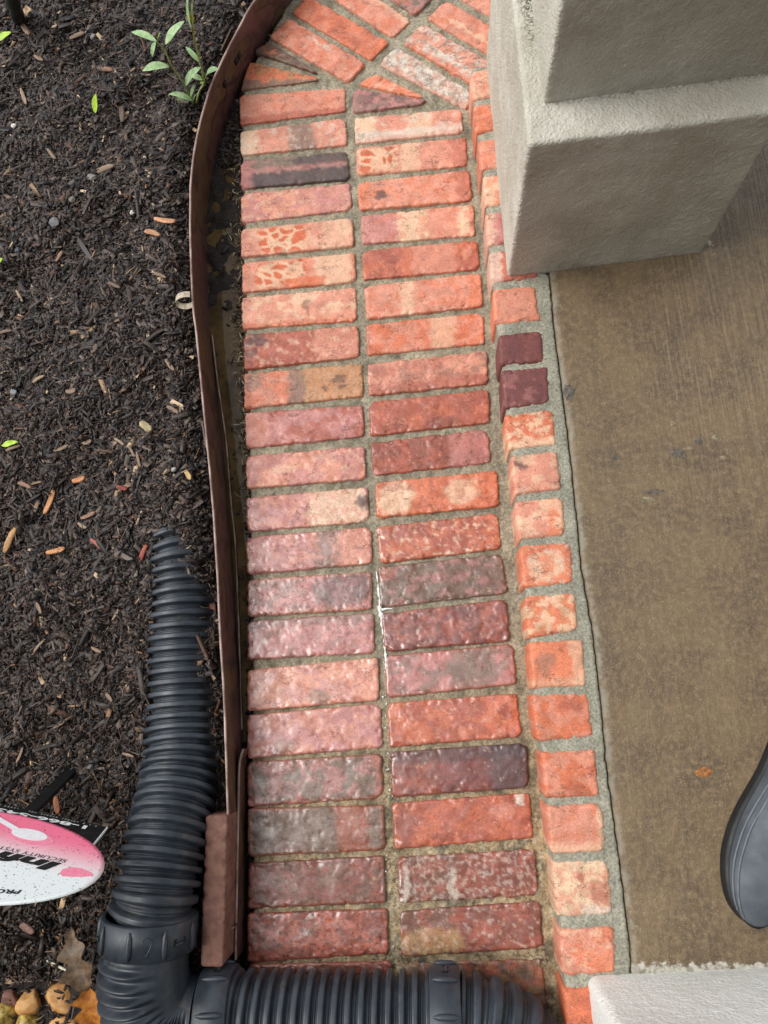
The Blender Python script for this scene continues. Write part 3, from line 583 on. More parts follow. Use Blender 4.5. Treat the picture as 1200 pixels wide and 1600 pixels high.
FAN_S = [('p', [('n','o',.1,24,.8),('s','w',.75,.5,.06,.2,.7),('n','r',.4,18,.6)], .8, .3, .06), ('o', [('n','r',.1,30,.6),('n','p',.2,24,.5)], .8, .35, .06), ('p', [('n','o',.0,30,.8),('s','g',.6,.4,.07,.2,.6),('b','c',.8,1.1,.5)], .8, .3, .06),
 ('b', [('n','g',.0,24,.8),('s','o',.5,.2,.1,.2,.7)], .8, .35, .2), ('o', [('n','y',.1,24,.7),('b','g',-.1,.3,.8)], .8, .35, .2), ('O', [('n','p',.15,20,.7),('n','c',.4,14,.5)], .6, .3, .05),
 ('u', [('n','g',.0,24,.8),('n','k',.1,20,.6)], .7, .3, .1), ('w', [('n','p',.1,20,.7),('n','g',.15,16,.7),('n','w',.2,10,.6),('b','p',-.1,.15,.6)], 1.1, .25, .15), ('p', [('s','w',.35,.5,.12,.35),('n','w',.15,20,.8),('n','g',.35,14,.7),('b','o',-.1,.15,.7)], 1.1, .3, .1),
 ('p', [('n','o',.1,30,.7),('s','c',.4,.5,.1,.35,.6)], .7, .3, .06), ('p', [('n','u',.2,30,.6)], .7, .3, .05), ('g', [('n','u',.0,24,.8),('n','o',.35,20,.6)], .9, .3, .2), ('p', [], .7, .3, .1), ('p', [], .7, .3, .1)]
for qs, ss in ((L_Q, L_S), (R_Q, R_S), (FAN, FAN_S)):
    for i, (q, (b0, pt, rel, wet, dirt)) in enumerate(zip(qs, ss)):
        zo = .0012 * math.sin(i * 2.3 + len(qs)); brick(path, [P(x, y, zo) for x, y in q], b0, pt, rel, wet, dirt)

# mortar bed of the path
def mortar_col(X, Y, kind):
    n = fbm(X * 22, Y * 22, 3, 61); f = sstep(.15, -.25, Y)          # upper: grey-green, lower: sandy with moss and soot
    if kind == 'k': c = lin((152, 149, 132))[None] * (1 + .15 * n)[:, None]
    else:
        c = lin((150, 141, 120))[None] * (1 - f)[:, None] + lin((154, 134, 100))[None] * f[:, None]; c = c * (1 + .28 * n)[:, None]; mo_ = sstep(.12, .42, fbm(X * 45, Y * 30, 4, 68))[:, None] * (.45 + .3 * f[:, None]); c = c * (1 - mo_) + lin((84, 76, 56)) * mo_
        wh = sstep(.25, .5, fbm(X * 60, Y * 60, 3, 63))[:, None] * .5 * f[:, None]; c = c * (1 - wh) + lin((196, 180, 146)) * wh
    return c
def mortar_aux(X, Y):
    f = sstep(.1, -.35, Y); d = .22 + .6 * f * sstep(-.2, .3, fbm(X * 18, Y * 18, 3, 65)) + .5 * sstep(.02, -.005, X - x_brick(Y)); return np.stack([.2 + .35 * f, np.clip(d, 0, 1), .5 + .5 * f], 1)
sheet('mortar', -.42, .32, -.72, 1.45, .0034, lambda X, Y: -.0050 + .0015 * fbm(X * 110, Y * 110, 4, 60) + .0012 * fbm(X * 25, Y * 25, 2, 66) - .06 * sstep(.006, -.004, X - x_brick(Y) - .004 * fbm(X * 40, Y * 40, 2, 67)), M_mortar,
      {'Col': lambda X, Y: mortar_col(X, Y, 'p'), 'aux': mortar_aux}, keep=lambda X, Y: (X > x_brick(Y) - .012) & (X < np.where(Y > P(740, 105)[1], .32, x_kerb(Y) + .03)), parent=None)
mo = bpy.data.objects['mortar']; mo.parent = path; mo.location = tuple(-np.array(path['at']))

# ------------------------------------------------------------------ raised kerb: brick ends set in grey mortar
kerb = empty('brick_kerb', P(840, 900, 0), label='raised kerb of upright orange brick ends set in grey mortar beside the concrete', category='kerb')
for i, (q, (b0, pt, rel, wet, dirt)) in enumerate(zip(K_Q, K_S)):
    brick(kerb, [P(x, y, KZ + .0008 * math.sin(i * 1.9)) for x, y in q], b0, pt, rel * 1.1, wet, dirt, depth=KZ + .004, rr=.005, res=.0022)
kw_ = np.linalg.norm(P(*K_Q[3][1], KZ) - P(*K_Q[3][0], KZ))
S_S = [('p', [('n','c',.1,18,.6)]), ('o', [('n','p',.1,18,.7)]), ('p', [('n','o',.1,20,.7)]), ('p', [('b','c',-.1,.3,.6),('n','o',.2,20,.6)]), ('u', [('b','c',-.1,.2,.5),('b','r',.3,1.1,.7)]), ('p', [('b','w',-.1,.25,.5),('b','r',.28,1.1,.8)])]
for (a, b), (b0, pt) in zip(S_L, S_S):
    pa, pb = P(*a, KZ), P(*b, KZ); ex = np.r_[uxn * kw_, 0]
    brick(kerb, [pa, pa + ex, pb + ex, pb], b0, pt, .7, .25, .06, depth=KZ, rr=.006, res=.0022)
def kerb_mortar():
    ys = np.arange(P(985, 1690, KZ)[1], P(738, 104, KZ)[1], .0032)
    kl = np.array([q[0] for q in K_Q] + [q[3] for q in K_Q] + [a for a, b in S_L] + [b for a, b in S_L], float)
    xl = xat(W2(kl, KZ))(ys) + .0014 + .0010 * fbm(ys * 80, 0 * ys, 2, 70); xr = x_crack(ys) - .0012 + .0014 * fbm(ys * 60, 0 * ys, 3, 3)
    top_y = P(795, 433, KZ)[1]; xr = np.where(ys > top_y + .002, xl + .075, xr)
    nt_ = 26; ts = np.linspace(0, 1, nt_); X = (xl[:, None] * (1 - ts) + xr[:, None] * ts); Y = np.repeat(ys[:, None], nt_, 1)
    Z = KZ - .0028 + .0011 * fbm(X * 120, Y * 120, 4, 71) + .0011 * fbm(X * 30, Y * 30, 2, 72)
    Z -= .004 * sstep(.12, 0, ts)[None] ** 2 * (ts < .12)
    rows = [np.stack([X, Y, Z], -1)]
    lf = np.stack([np.stack([xl + .0009 * fbm(ys * 70, 0 * ys + k, 3, 75), ys, np.full_like(ys, KZ - .010 - .075 * k)], 1) for k in (1.0, .75, .5, .25, .0)], 1)
    G = np.concatenate([lf, rows[0], np.stack([xr, ys, np.full_like(ys, -.08)], 1)[:, None]], 1); n = G.shape[1]; V = G.reshape(-1, 3)
    centred('mortar', V, gridF(n, len(ys)), M_mortar, kerb, attrs={'Col': mortar_col(V[:, 0], V[:, 1], 'k'), 'aux': np.tile([.15, .1, .4], (len(V), 1))})
kerb_mortar()

# ------------------------------------------------------------------ steel edging
def strip(name, top, z0, z1, thick, parent=None, rim=True, lean=0.0, **kw):
    """upright steel strip: top line (world), from z0 up to z1; rim is its bare worn upper edge, on the inner strip a painted glint"""
    p = crom(top, 10); p, L = resample(p, np.linspace(0, 1e9, 2)) if False else (p, 0)
    d = np.r_[0, np.cumsum(np.linalg.norm(np.diff(p, axis=0), axis=1))]; n = max(4, int(d[-1] / .008)); p, _ = resample(p, np.linspace(0, d[-1], n))
    T = np.gradient(p[:, :2], axis=0); T /= np.linalg.norm(T, axis=1)[:, None]; nrm = np.stack([T[:, 1], -T[:, 0]], 1)
    if nrm[n // 2, 0] > 0: nrm = -nrm                            # towards the bed (left)
    wz = .0012 * fbm(d[-1] * np.linspace(0, 1, n) * 18, 0 * p[:, 0], 2, 81)
    ring = []
    for off, z, tl in ((0, z0, lean), (0, z1 - .002, 0), (thick, z1 - .002, 0), (thick, z0, lean)):
        q = np.zeros((n, 3)); q[:, :2] = p[:, :2] + nrm * (off) - nrm * tl; q[:, 2] = z + (wz if z > z0 else 0); ring.append(q)
    G = np.stack(ring, 1); V = G.reshape(-1, 3); F = gridF(4, n, True)
    caps = [[0, 1, 2, 3], [(n - 1) * 4 + k for k in (3, 2, 1, 0)]]
    root = empty(name, [p[n // 2, 0], p[n // 2, 1], z0], **kw) if parent is None else parent
    centred('strip', V, [list(f) for f in F] + caps, M_steel, root, smooth=False)
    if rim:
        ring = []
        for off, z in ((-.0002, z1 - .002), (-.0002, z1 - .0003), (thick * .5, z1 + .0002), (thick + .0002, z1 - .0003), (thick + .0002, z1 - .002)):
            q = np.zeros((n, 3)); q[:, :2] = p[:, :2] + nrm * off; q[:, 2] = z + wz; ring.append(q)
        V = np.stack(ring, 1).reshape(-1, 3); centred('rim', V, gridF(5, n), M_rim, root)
    return root
e1 = strip('steel_edging', edge_w, -.06, EZ, .0026, label='long curved brown steel edging strip between mulch and bricks', category='edging')
for (x, y, l) in ((356, 97, .010), (365, 88, .010), (365, 130, .011)):      # stake slots as black blocks that paint the dark of the holes
    t = P(x, y, .035); o_ = np.array([x_edge(t[1]) + .0006, t[1], .035])
    T2 = np.array([x_edge(t[1] + .02) - x_edge(t[1] - .02), .04]); T2 /= np.linalg.norm(T2); nr = np.array([T2[1], -T2[0]])
    V, F = box((-.002, -l / 2, -.0045), (.002, l / 2, .0045)); V2 = V.copy(); V2[:, :2] = V[:, :1] * nr + V[:, 1:2] * T2 + o_[:2]; V2[:, 2] += o_[2]
    centred('slot', V2, F, M_slot, e1, smooth=False)
for (xa, ya), (xb, yb) in (((362, 45), (346, 80)), ((317, 660), (323, 700))):                        # lap plates on the bed side
    V_ = W2([(xa, ya), ((xa + xb) / 2, (ya + yb) / 2), (xb, yb)], .055)
    strip('x', V_, .0, .058, .0024, parent=e1, rim=False)
e2 = strip('steel_edging', W2([(332,523),(340,590),(351,666),(356,712),(362,790),(368,846),(373,960),(377,1080),(379,1140)], -.016), -.06, -.016, .002,  # added strip: its pale rim paints the water's glint beside the edging
      label='added low strip whose bright rim imitates water glints along the puddle', category='edging')
e3 = strip('steel_edging', W2([(381,1171),(375,1194),(373.5,1255),(371,1380),(369,1500)], .03), -.06, .03, .0026,
      label='shorter straight steel strip against the lowest bricks by the upright paver', category='edging')
e4 = strip('steel_edging', W2([(367,1449),(348,1468),(346.5,1520)], .045), -.02, .045, .002, label='small bent steel offcut at the lower end of the upright paver', category='edging')

# a lone paver standing on edge beside the edging
def loose_paver():
    z1 = .082; q = [P(324, 1277, z1), P(353, 1277, z1), P(346, 1508, z1), P(316, 1508, z1)]
    brick(None, q, 'b', [('n', 'u', .0, 40, .4)], .5, .2, .1, .6, depth=.09, name='loose_paver', mt=M_loose,
          label='dull brown paver standing on its long edge beside the black pipe', category='brick')
loose_paver()

# ------------------------------------------------------------------ the mulch itself
def chips(n, xy, z, L, Wd, Th, colors, tilt=.35, seed=1):
    r = np.random.default_rng(seed)
    a = r.uniform(0, 2 * math.pi, n); b = r.normal(0, tilt, n); c = r.normal(0, tilt, n)
    X = np.stack([np.cos(a) * np.cos(b), np.sin(a) * np.cos(b), np.sin(b)], 1)
    U = np.stack([-np.sin(a) * np.sin(c), np.cos(a) * np.sin(c), np.cos(c)], 1); Yv = np.cross(U, X); Yv /= np.linalg.norm(Yv, axis=1)[:, None]; U = np.cross(X, Yv)
    base = np.array([(-1, -1, -1), (1, -1, -1), (1, 1, -1), (-1, 1, -1), (-1, -1, 1), (1, -1, 1), (1, 1, 1), (-1, 1, 1)], float)
    off = base[None] * (1 + r.uniform(-.45, .25, (n, 8, 3)))
    V = np.stack([xy[:, 0], xy[:, 1], z], 1)[:, None] + off[..., :1] * (L / 2)[:, None, None] * X[:, None] + off[..., 1:2] * (Wd / 2)[:, None, None] * Yv[:, None] + off[..., 2:] * (Th / 2)[:, None, None] * U[:, None]
    f = np.array([(4, 5, 6, 7), (0, 1, 5, 4), (1, 2, 6, 5), (2, 3, 7, 6), (3, 0, 4, 7)])
    F = (np.arange(n)[:, None, None] * 8 + f[None]).reshape(-1, 4)
    C = np.repeat(colors, 8, 0)
    return V.reshape(-1, 3), F, C
def mulch_cols(n, seed, palette):
    r = np.random.default_rng(seed); k = r.choice(len(palette), n, p=np.array([p[1] for p in palette]) / sum(p[1] for p in palette))
    return np.array([lin(p[0]) for p in palette])[k] * r.uniform(.7, 1.35, (n, 1))
PAL = [((34, 28, 26), 34), ((48, 40, 37), 28), ((62, 51, 45), 18), ((78, 66, 58), 9), ((98, 88, 80), 4), ((86, 60, 46), 4), ((130, 106, 82), 2.0), ((178, 158, 130), .9)]
def mulch():
    n = 185000; r = np.random.default_rng(3)
    y = r.uniform(-.62, 1.5, n); xl = np.interp(y, [P(-50, 1640, .05)[1], P(-50, -90, .05)[1]], [P(-50, 1640, .05)[0], P(-50, -90, .05)[0]]); uu_ = r.uniform(0, 1, n)
    f = sstep(.25, -.1, y)                                       # the lower bed is finer and browner
    L = np.exp(r.normal(math.log(.0054), .68, n)) * (1 - .2 * f); Wd = L * np.exp(r.normal(math.log(.27), .5, n)); Wd = np.clip(Wd, .0006, .007); lg = r.random(n) < .05; L = np.where(lg, r.uniform(.014, .032, n), L); Wd = np.where(lg, r.uniform(.0012, .0034, n), Wd); Th = Wd * r.uniform(.06, .18, n); xr = x_edge(y) - .004 - L * .5; x = xl + uu_ * (xr - xl)
    z = z_bed(x, y) + r.uniform(-.001, .0065, n)
    C = mulch_cols(n, 4, PAL); C = C * (1 - .25 * f)[:, None] * (1 + np.array([.06, .0, -.06]) + f[:, None] * np.array([.10, .0, -.10]))
    k = (y > BOT_Y + .004)
    o_ = np.argsort(vp[:, 1]); px_ = np.interp(y, vp[o_, 1], vp[o_, 0]); pz_ = np.interp(y, vp[o_, 1], vp[o_, 2])
    half = np.sqrt(np.maximum(PR**2 - np.maximum(z_bed(x, y) + .004 - pz_, 0)**2, 0)) * (pz_ > -.012); k &= ~((np.abs(x - px_) < half - .003) & (y > vp[:, 1].min()) & (y < vp[:, 1].max()))
    V, F, C = chips(int(k.sum()), np.stack([x, y], 1)[k], z[k], L[k], Wd[k], Th[k], C[k], .19)
    centred('mulch', V, F, M_chip, smooth=False, attrs={'Col': C}, base=(0, 0, 0), kind='stuff', label='wet dark shredded bark mulch filling the bed', category='mulch')
def trench_debris():
    n = 2600; r = np.random.default_rng(9); y0 = P(340, 250)[1]
    y = np.r_[r.uniform(y0, 1.3, n), r.uniform(-.6, y0, 900)]; f = np.r_[r.uniform(0, 1, n), np.where(r.random(900) < .8, r.uniform(.8, 1.02, 900), r.uniform(0, 1, 900))]
    x = x_edge(y) + .002 + f * (x_brick(y) - x_edge(y) - .002); m = len(x)
    L = np.exp(r.normal(math.log(.006), .5, m)); Wd = np.clip(L * r.uniform(.15, .5, m), .0007, .006)
    x = np.maximum(x, x_edge(y) + .003 + L * .5); V, F, C = chips(m, np.stack([x, y], 1), -.024 + r.uniform(0, .007, m), L, Wd, Wd * .4, mulch_cols(m, 10, PAL[:6]), .4, 12)
    centred('trench_debris', V, F, M_chip, smooth=False, attrs={'Col': C}, base=(0, 0, 0), kind='stuff', label='dark bark crumbs washed into the trench beside the bricks', category='debris')
trench_debris()
def strands(name, n, pos, zz, ln, w, cols, seed, **kw):
    r = np.random.default_rng(seed); Vs, Fs, Cs, m = [], [], [], 0
    for i in range(n):
        x, y = pos[i]; a = r.uniform(0, 2 * math.pi); L = ln * r.uniform(.4, 1.3); t = np.linspace(-.5, .5, 7); k = r.normal(0, 14)
        ang = a + k * t * L * 5; px = x + np.cumsum(np.cos(ang)) * L / 7; py = y + np.cumsum(np.sin(ang)) * L / 7
        pth = np.stack([px - px.mean() + x, py - py.mean() + y, zz[i] + .004 * (1 - 4 * t * t) * r.random()], 1)
        V, F = tube(pth, w * r.uniform(.5, 1.2) * (1 - 1.4 * np.abs(t)), 4); c = cols[r.integers(len(cols))] * r.uniform(.7, 1.2)
        Vs.append(V); Fs.append(F + m); m += len(V); Cs.append(np.tile(c, (len(V), 1)))
    centred(name, np.vstack(Vs), np.vstack(Fs), M_grass, attrs={'Col': np.vstack(Cs)}, base=(0, 0, 0), **kw)
def trench_grass():
    r = np.random.default_rng(5); n = 420; y = r.uniform(P(0, 830)[1], P(0, 230)[1], n)
    f = np.clip(1 - np.abs(r.normal(0, .22, n)), 0, 1); x = x_edge(y) + .01 + f * (x_brick(y) - x_edge(y) - .011)
    strands('grass_clippings', n, np.stack([x, y], 1), -.0215 + r.uniform(0, .003, n), .018, .0008, [lin((206, 196, 170)), lin((150, 134, 98)), lin((90, 76, 50)), lin((64, 52, 36))], 6,
            kind='stuff', label='pale grass clippings floating in the trench along the bricks', category='clippings')
    n = 1700; y = r.uniform(-.5, 1.3, n); x = x_edge(y) - .014 - r.uniform(0, .6, n)
    strands('bark_fibres', n, np.stack([x, y], 1), z_bed(x, y) + .006, .020, .0006, [lin((110, 92, 74)), lin((70, 54, 42)), lin((58, 46, 38)), lin((150, 130, 104)), lin((50, 40, 34)), lin((44, 36, 32)), lin((80, 64, 52))], 16,
            kind='stuff', label='thin loose bark fibres on the mulch', category='fibres')
trench_grass()

def wood_chip(px, py, Lpx, wpx, ang, colr, label, group=None, rough=1):
    b = P(px, py, .06); zb = float(z_bed(np.array([b[0]]), np.array([b[1]]))[0]) + .009; c = P(px, py, zb)
    sc = np.linalg.norm(P(px + 10, py, zb) - c) / 10; L, W = Lpx * sc, wpx * sc; seedc[0] += 3; s = seedc[0]
    a = math.radians(-ang); T = np.array([math.cos(a), math.sin(a)]); Nn = np.array([-T[1], T[0]])
    t = np.linspace(-.5, .5, 9); q = np.array([-1, -.4, .4, 1.0]); wv = W / 2 * (1 - .5 * np.abs(2 * t) ** 3) * (1 + .25 * fbm(t * 6 + s, 0 * t, 2, s))
    top, bot = [], []
    for i in range(9):
        for k in q:
            xy = c[:2] + T * t[i] * L + Nn * (k * wv[i] + .12 * W * math.sin(3 * t[i] + s)); z = c[2] + .0015 * math.sin(2.4 * t[i] + s) + .0007 * math.sin(9 * k + s)
            top.append((xy[0], xy[1], z)); bot.append((xy[0], xy[1], z - max(.0012, W * .25)))
    V = np.array(top + bot); F = [list(f) for f in gridF(4, 9)] + [[j + 36 for j in f[::-1]] for f in gridF(4, 9)]
    rg = [0, 1, 2, 3, 7, 11, 15, 19, 23, 27, 31, 35, 34, 33, 32, 28, 24, 20, 16, 12, 8, 4]
    for j in range(len(rg)): F.append([rg[j], rg[j - 1], rg[j - 1] + 36, rg[j] + 36])
    col = np.tile(lin(colr), (72, 1)) * (1 + .3 * np.sin(np.arange(72) * 1.7 + s))[:, None]
    kw = dict(label=label, category='wood chip'); 
    if group: kw['group'] = group
    centred('wood_chip', V, F, M_wood, attrs={'Col': col}, **kw)
G1 = 'pale wood chips scattered over the mulch'
for (x, y, L, w, a, c, lb) in [
    (257,343,34,8,14,(190,140,104),'tan chip in the upper bed pointing at the steel edging, above its twin'), (238,364,27,8,24,(178,132,98),'tan chip just below and left of its twin in the upper bed'),
    (122,748,20,9,-22,(182,124,84),'short fat orange chip in the middle of the mulch bed'), (293,742,18,7,64,(190,158,106),'yellow stubby chip between the middle of the steel edging and the mulch'),
    (76,784,38,8,-74,(176,124,82),'long tan splinter standing steeply in the mulch above the sign'), (15,844,40,9,-64,(170,130,84),'long striped tan splinter at the left edge of the bed'),
    (86,860,28,8,-16,(186,132,88),'orange chip lying nearly level, left of the buried end of the pipe'), (223,865,29,7,-62,(150,72,58),'reddish splinter right next to the buried end of the pipe'),
    (153,851,30,6,36,(164,92,82),'pinkish red splinter sloping down, left of the pipe end'), (227,666,24,11,52,(158,142,106),'frayed straw-coloured chip right of centre in the bed'),
    (190,762,16,7,6,(132,62,52),'small bright red chip in the middle of the mulch'), (88,1258,26,9,82,(140,84,48),'rust brown splinter beside the sign stake'),
    (42,1451,24,10,26,(128,98,86),'dull pink brown chip below the oval sign'), (330,940,46,10,82,(120,66,52),'flat red brown bark sliver wedged between pipe and edging')]:
    wood_chip(x, y, L, w, a, c, lb, G1)
for (x, y, L, w, a) in [(168,108,16,8,-5),(265,570,25,6,60),(58,789,25,6,-78),(137,805,24,6,-16),(38,758,22,6,22),(128,821,17,5,35),(9,518,18,5,-10),(147,544,16,7,-60),(60,592,20,5,-30),(110,610,15,8,-10),(205,705,22,4,62),(216,718,26,4,75),(186,690,20,4,40),(30,462,22,4,60),
    (160,265,38,9,-14),(40,45,22,8,50),(120,55,24,7,-8),(80,240,22,5,50),(36,150,34,5,72),(178,445,20,6,20),(92,400,18,5,-50),(190,178,26,8,80),(60,90,20,5,45),(250,430,20,5,20),(135,690,15,8,10),(270,640,22,6,30),(95,700,24,5,-15),(20,700,22,5,-20),(150,1015,18,5,30),(60,1010,22,4,-50),(95,1130,26,4,-30),(170,1090,16,5,50),(30,1180,24,4,-70),(60,950,20,5,65),(180,960,18,4,-65),(200,1180,20,4,20)]:
    wood_chip(x, y, L, w, a, [(132,110,90),(112,92,76),(150,128,104),(96,80,68),(140,106,84)][int(x * 7 + y) % 5], 'small dull splinter of wood lying on the dark mulch', 'small dull splinters on the mulch')
wood_chip(91, 1510, 40, 3.5, 25, (206, 200, 178), 'thin white straw lying just above the tan stones', None)
def pebble(px, py, r, colr, label, name='pebble', cat='pebble', group=None, mt=None, flat=.7, z=None, ax=1.0, rot=0.0, seed=0):
    b = P(px, py, .06); zb = float(z_bed(np.array([b[0]]), np.array([b[1]]))[0]) + .006 if z is None else z; c = P(px, py, zb); sc = np.linalg.norm(P(px + 10, py, zb) - c) / 10; R = r * sc
    n, m = 40, 26; th = np.linspace(0, 2 * math.pi, n, endpoint=False); ph = np.linspace(.02, math.pi - .02, m)
    T, Pp = np.meshgrid(th, ph); d = np.stack([np.sin(Pp) * np.cos(T), np.sin(Pp) * np.sin(T), np.cos(Pp)], -1).reshape(-1, 3)
    rr = np.random.default_rng(seed + int(px) * 3 + int(py)); nrm = rr.normal(0, 1, (10, 3)); nrm /= np.linalg.norm(nrm, axis=1)[:, None]
    fac = np.min(np.where(d @ nrm.T > .05, rr.uniform(.58, .9, 10)[None] / np.maximum(d @ nrm.T, .05), 9), 1); fac = np.minimum(fac, 1.05) * (1 + .04 * vn3(d * 4, seed + 5))
    V = d * (fac * R)[:, None]; V[:, 2] *= flat; V[:, 0] *= ax; cr, sr = math.cos(rot), math.sin(rot); V[:, :2] = V[:, :2] @ np.array([[cr, sr], [-sr, cr]]); V += c
    F = gridF(n, m, True); kw = dict(label=label, category=cat)
    if group: kw['group'] = group
    centred(name, V, F[:, ::-1], mt or M_wood, attrs={'Col': np.tile(lin(colr), (len(V), 1))}, smooth=True, **kw)
for (x, y, r, c, lb) in [(85,347,9,(104,104,106),'flat dark grey stone flake in the upper bed'), (22,197,5,(206,200,192),'tiny white pebble near the left edge of the upper bed'), (207,332,4.5,(214,208,200),'tiny white pebble left of the two tan chips'),
    (143,277,8,(124,120,116),'grey pebble in the upper bed below the lone lime green leaf'), (113,311,6,(112,104,98),'grey brown pebble right of centre in the upper bed'), (27,390,6,(84,90,98),'bluish grey pebble low in the upper left bed'), (146,57,6,(128,124,122),'grey pebble left of the weed leaves at the top'),
    (20,613,6,(134,140,140),'pale grey pebble at the left of the middle bed'), (180,694,5,(140,118,108),'rosy pebble in the middle of the bed'), (43,50,5,(150,112,92),'small cracked brown nut shell near the black stem'), (141,1199,5,(96,92,88),'round grey pebble beside the sign stake tip'), (271,733,5,(158,156,154),'pale pebble left of the yellow stubby chip')]:
    pebble(x, y, r * .9, c, lb, flat=.35 if r > 7 else .7)

# tan stones beyond the bed's lower end
G2 = 'tan stones at the bottom left corner'
zs = -.004
for (x, y, r, m, ax, lb) in [(49,1564,24,M_stone,.95,'smooth tan stone, left of the two under the thin metal line'), (97,1563,25,M_stone,1.1,'broader tan stone, right of the two under the thin metal line'), (4,1592,24,M_stone2,1.0,'pale yellow pitted stone in the bottom left corner'),
    (48,1606,22,M_stone2,1.2,'olive tan stone mostly cut off below the smooth tan one'), (100,1612,26,M_stone,1.1,'tan stone cut off by the frame below the broader one'), (16,1560,16,M_loose,1.0,'small dark red stone behind the left tan stone'), (150,1622,24,M_stone,1.0,'hidden tan stone under the orange leaf'), (-38,1560,28,M_stone,1.0,'tan stone just outside the left edge')]:
    pebble(x, y, r, (0, 0, 0), lb, 'stone', 'stone', G2, m, .75, zs, ax, x * .1)
strip('steel_edging', W2([(-160,1544),(-60,1541),(0,1538),(70,1533),(140,1531),(185,1530)], .046), -.05, .046, .0018, label='thin dark metal line closing the mulch above the tan stones', category='edging')
n = 700; r_ = np.random.default_rng(44); yy = BOT_Y - r_.uniform(.003, .14, n); xx = P(80, 1560)[0] + r_.uniform(-.35, .14, n)
V, F, C = chips(n, np.stack([xx, yy], 1), z_bed(xx, yy) + .004, np.exp(r_.normal(math.log(.009), .5, n)), np.full(n, .003), np.full(n, .0012), mulch_cols(n, 45, PAL), .5, 46)
centred('leaf_litter', V, F, M_chip, smooth=False, attrs={'Col': C}, base=(0, 0, 0), kind='stuff', label='dark crumbs between the tan stones', category='litter')

# ------------------------------------------------------------------ black corrugated drain pipe
PR = .0575; PIT = .0172
def hose_r(s, R):
    t = (s / PIT) % 1.0
    crest = sstep(0, .14, t) * sstep(.66, .52, t); sub = sstep(.72, .78, t) * sstep(.94, .88, t) * .28
    return R - .0105 + .0105 * np.maximum(crest, sub)
def hose(ctrl, parent, R=PR, taper=None, flat=None):
    p = crom(ctrl, 24); d = np.r_[0, np.cumsum(np.linalg.norm(np.diff(p, axis=0), axis=1))]; n = int(d[-1] / PIT * 13)
    s = np.linspace(0, d[-1], n); p, _ = resample(p, s); r0 = hose_r(s, R)
    if taper is not None: r0 = r0 * taper(s / d[-1])
    V, F = sweep(p, lambda th: np.repeat(r0[:, None], len(th), 1), 56)
    return centred('hose', V, F, M_hdpe, parent), p
pipe = empty('drain_pipe', P(240, 1400, .04), label='black corrugated drain pipe running down the bed and turning across the bricks', category='pipe')
v_ctrl = [P(270,794,-.042), P(277,836,-.004), P(283,874,.008), P(286,915,.012), P(288,960,.0145), P(288,1050,.0165), P(287,1130,.0225), P(284,1190,.034), P(276,1240,.050), P(263,1300,.072), P(252,1350,.085), P(243,1400,.094), P(236,1436,.094)]
_, vp = hose(v_ctrl, pipe)
mulch()
HZ = .060
h_y = 1592
def coupling(pa, pb, parent, emblem=False, ribs=9, R=PR + .0055, ph0=.3):
    """snap sleeve: cylinder with chamfered ends, raised bars, latch windows"""
    pa, pb = np.asarray(pa), np.asarray(pb); L = np.linalg.norm(pb - pa); T = (pb - pa) / L
    prof = [(-.0, -.006), (.0, -.0015), (.03, 0), (.5, .0008), (.97, 0), (1.0, -.0015), (1.0, -.006)]
    path = np.array([pa + (pb - pa) * (t + (i - 3) * 1e-4) for i, (t, _) in enumerate(prof)]); rr = np.array([R + o for _, o in prof])
    V, F = sweep(path, lambda th: np.repeat(rr[:, None], len(th), 1), 64)
    c = centred('coupling', V, F, M_hdpe, parent)
    up = np.array([0, 0, 1.0]); U = up - T * (T @ up); U /= np.linalg.norm(U); S = np.cross(T, U); mid = (pa + pb) / 2
    def on(t, a, h): return pa + T * t * L + (S * math.cos(a) + U * math.sin(a)) * (R + h)
    for k in range(ribs):                                          # raised bars along the sleeve
        a = ph0 + k * 2 * math.pi / ribs; pts = np.array([on(t, a, .0012) for t in np.linspace(.12, .92, 6)]); V, F = tube(pts, np.array([.0010, .0036, .0040, .0040, .0036, .0010]), 8)
        centred('bar', V, F, M_hdpe, c)
    for k in range(0, ribs, 3):                                    # latch window between bars with a snap tooth in it
        a = ph0 + (k + .5) * 2 * math.pi / ribs; V = []
        for t in (.42, .62):
            for da in (-.15, .15): V.append(on(t, a + da, .0012)); V.append(on(t, a + da, -.003))
        V = np.array(V); F = [(0, 2, 6, 4), (1, 5, 7, 3), (0, 4, 5, 1), (2, 3, 7, 6), (0, 1, 3, 2), (4, 6, 7, 5)]; centred('latch_window', V, F, M_slot, c, smooth=False)
        pts = np.array([on(.60, a - .12, .001), on(.56, a, .0022), on(.60, a + .12, .001)]); V, F = tube(crom(pts, 5), .0016, 6); centred('latch', V, F, M_hdpe, c)
    if emblem:                                                     # moulded water drop outline
        a0 = ph0 + 2.5 * 2 * math.pi / ribs; pts = []
        for q in np.linspace(0, 2 * math.pi, 30):
            x = math.sin(q) * math.sin(q / 2) ** 1.6 * .0085; y = math.cos(q) * .0115; pts.append(on(.52 - y / L * -1.0 * (1), a0 + x / R, .0004))
        V, F = tube(np.array(pts), .0008, 6); centred('drop_emblem', V, F, M_hdpe, c)
    return c
c_top, c_bot = P(235, 1426, .094), P(231, 1480, .092)
coupling(c_top, c_bot, pipe, True, ph0=.14)
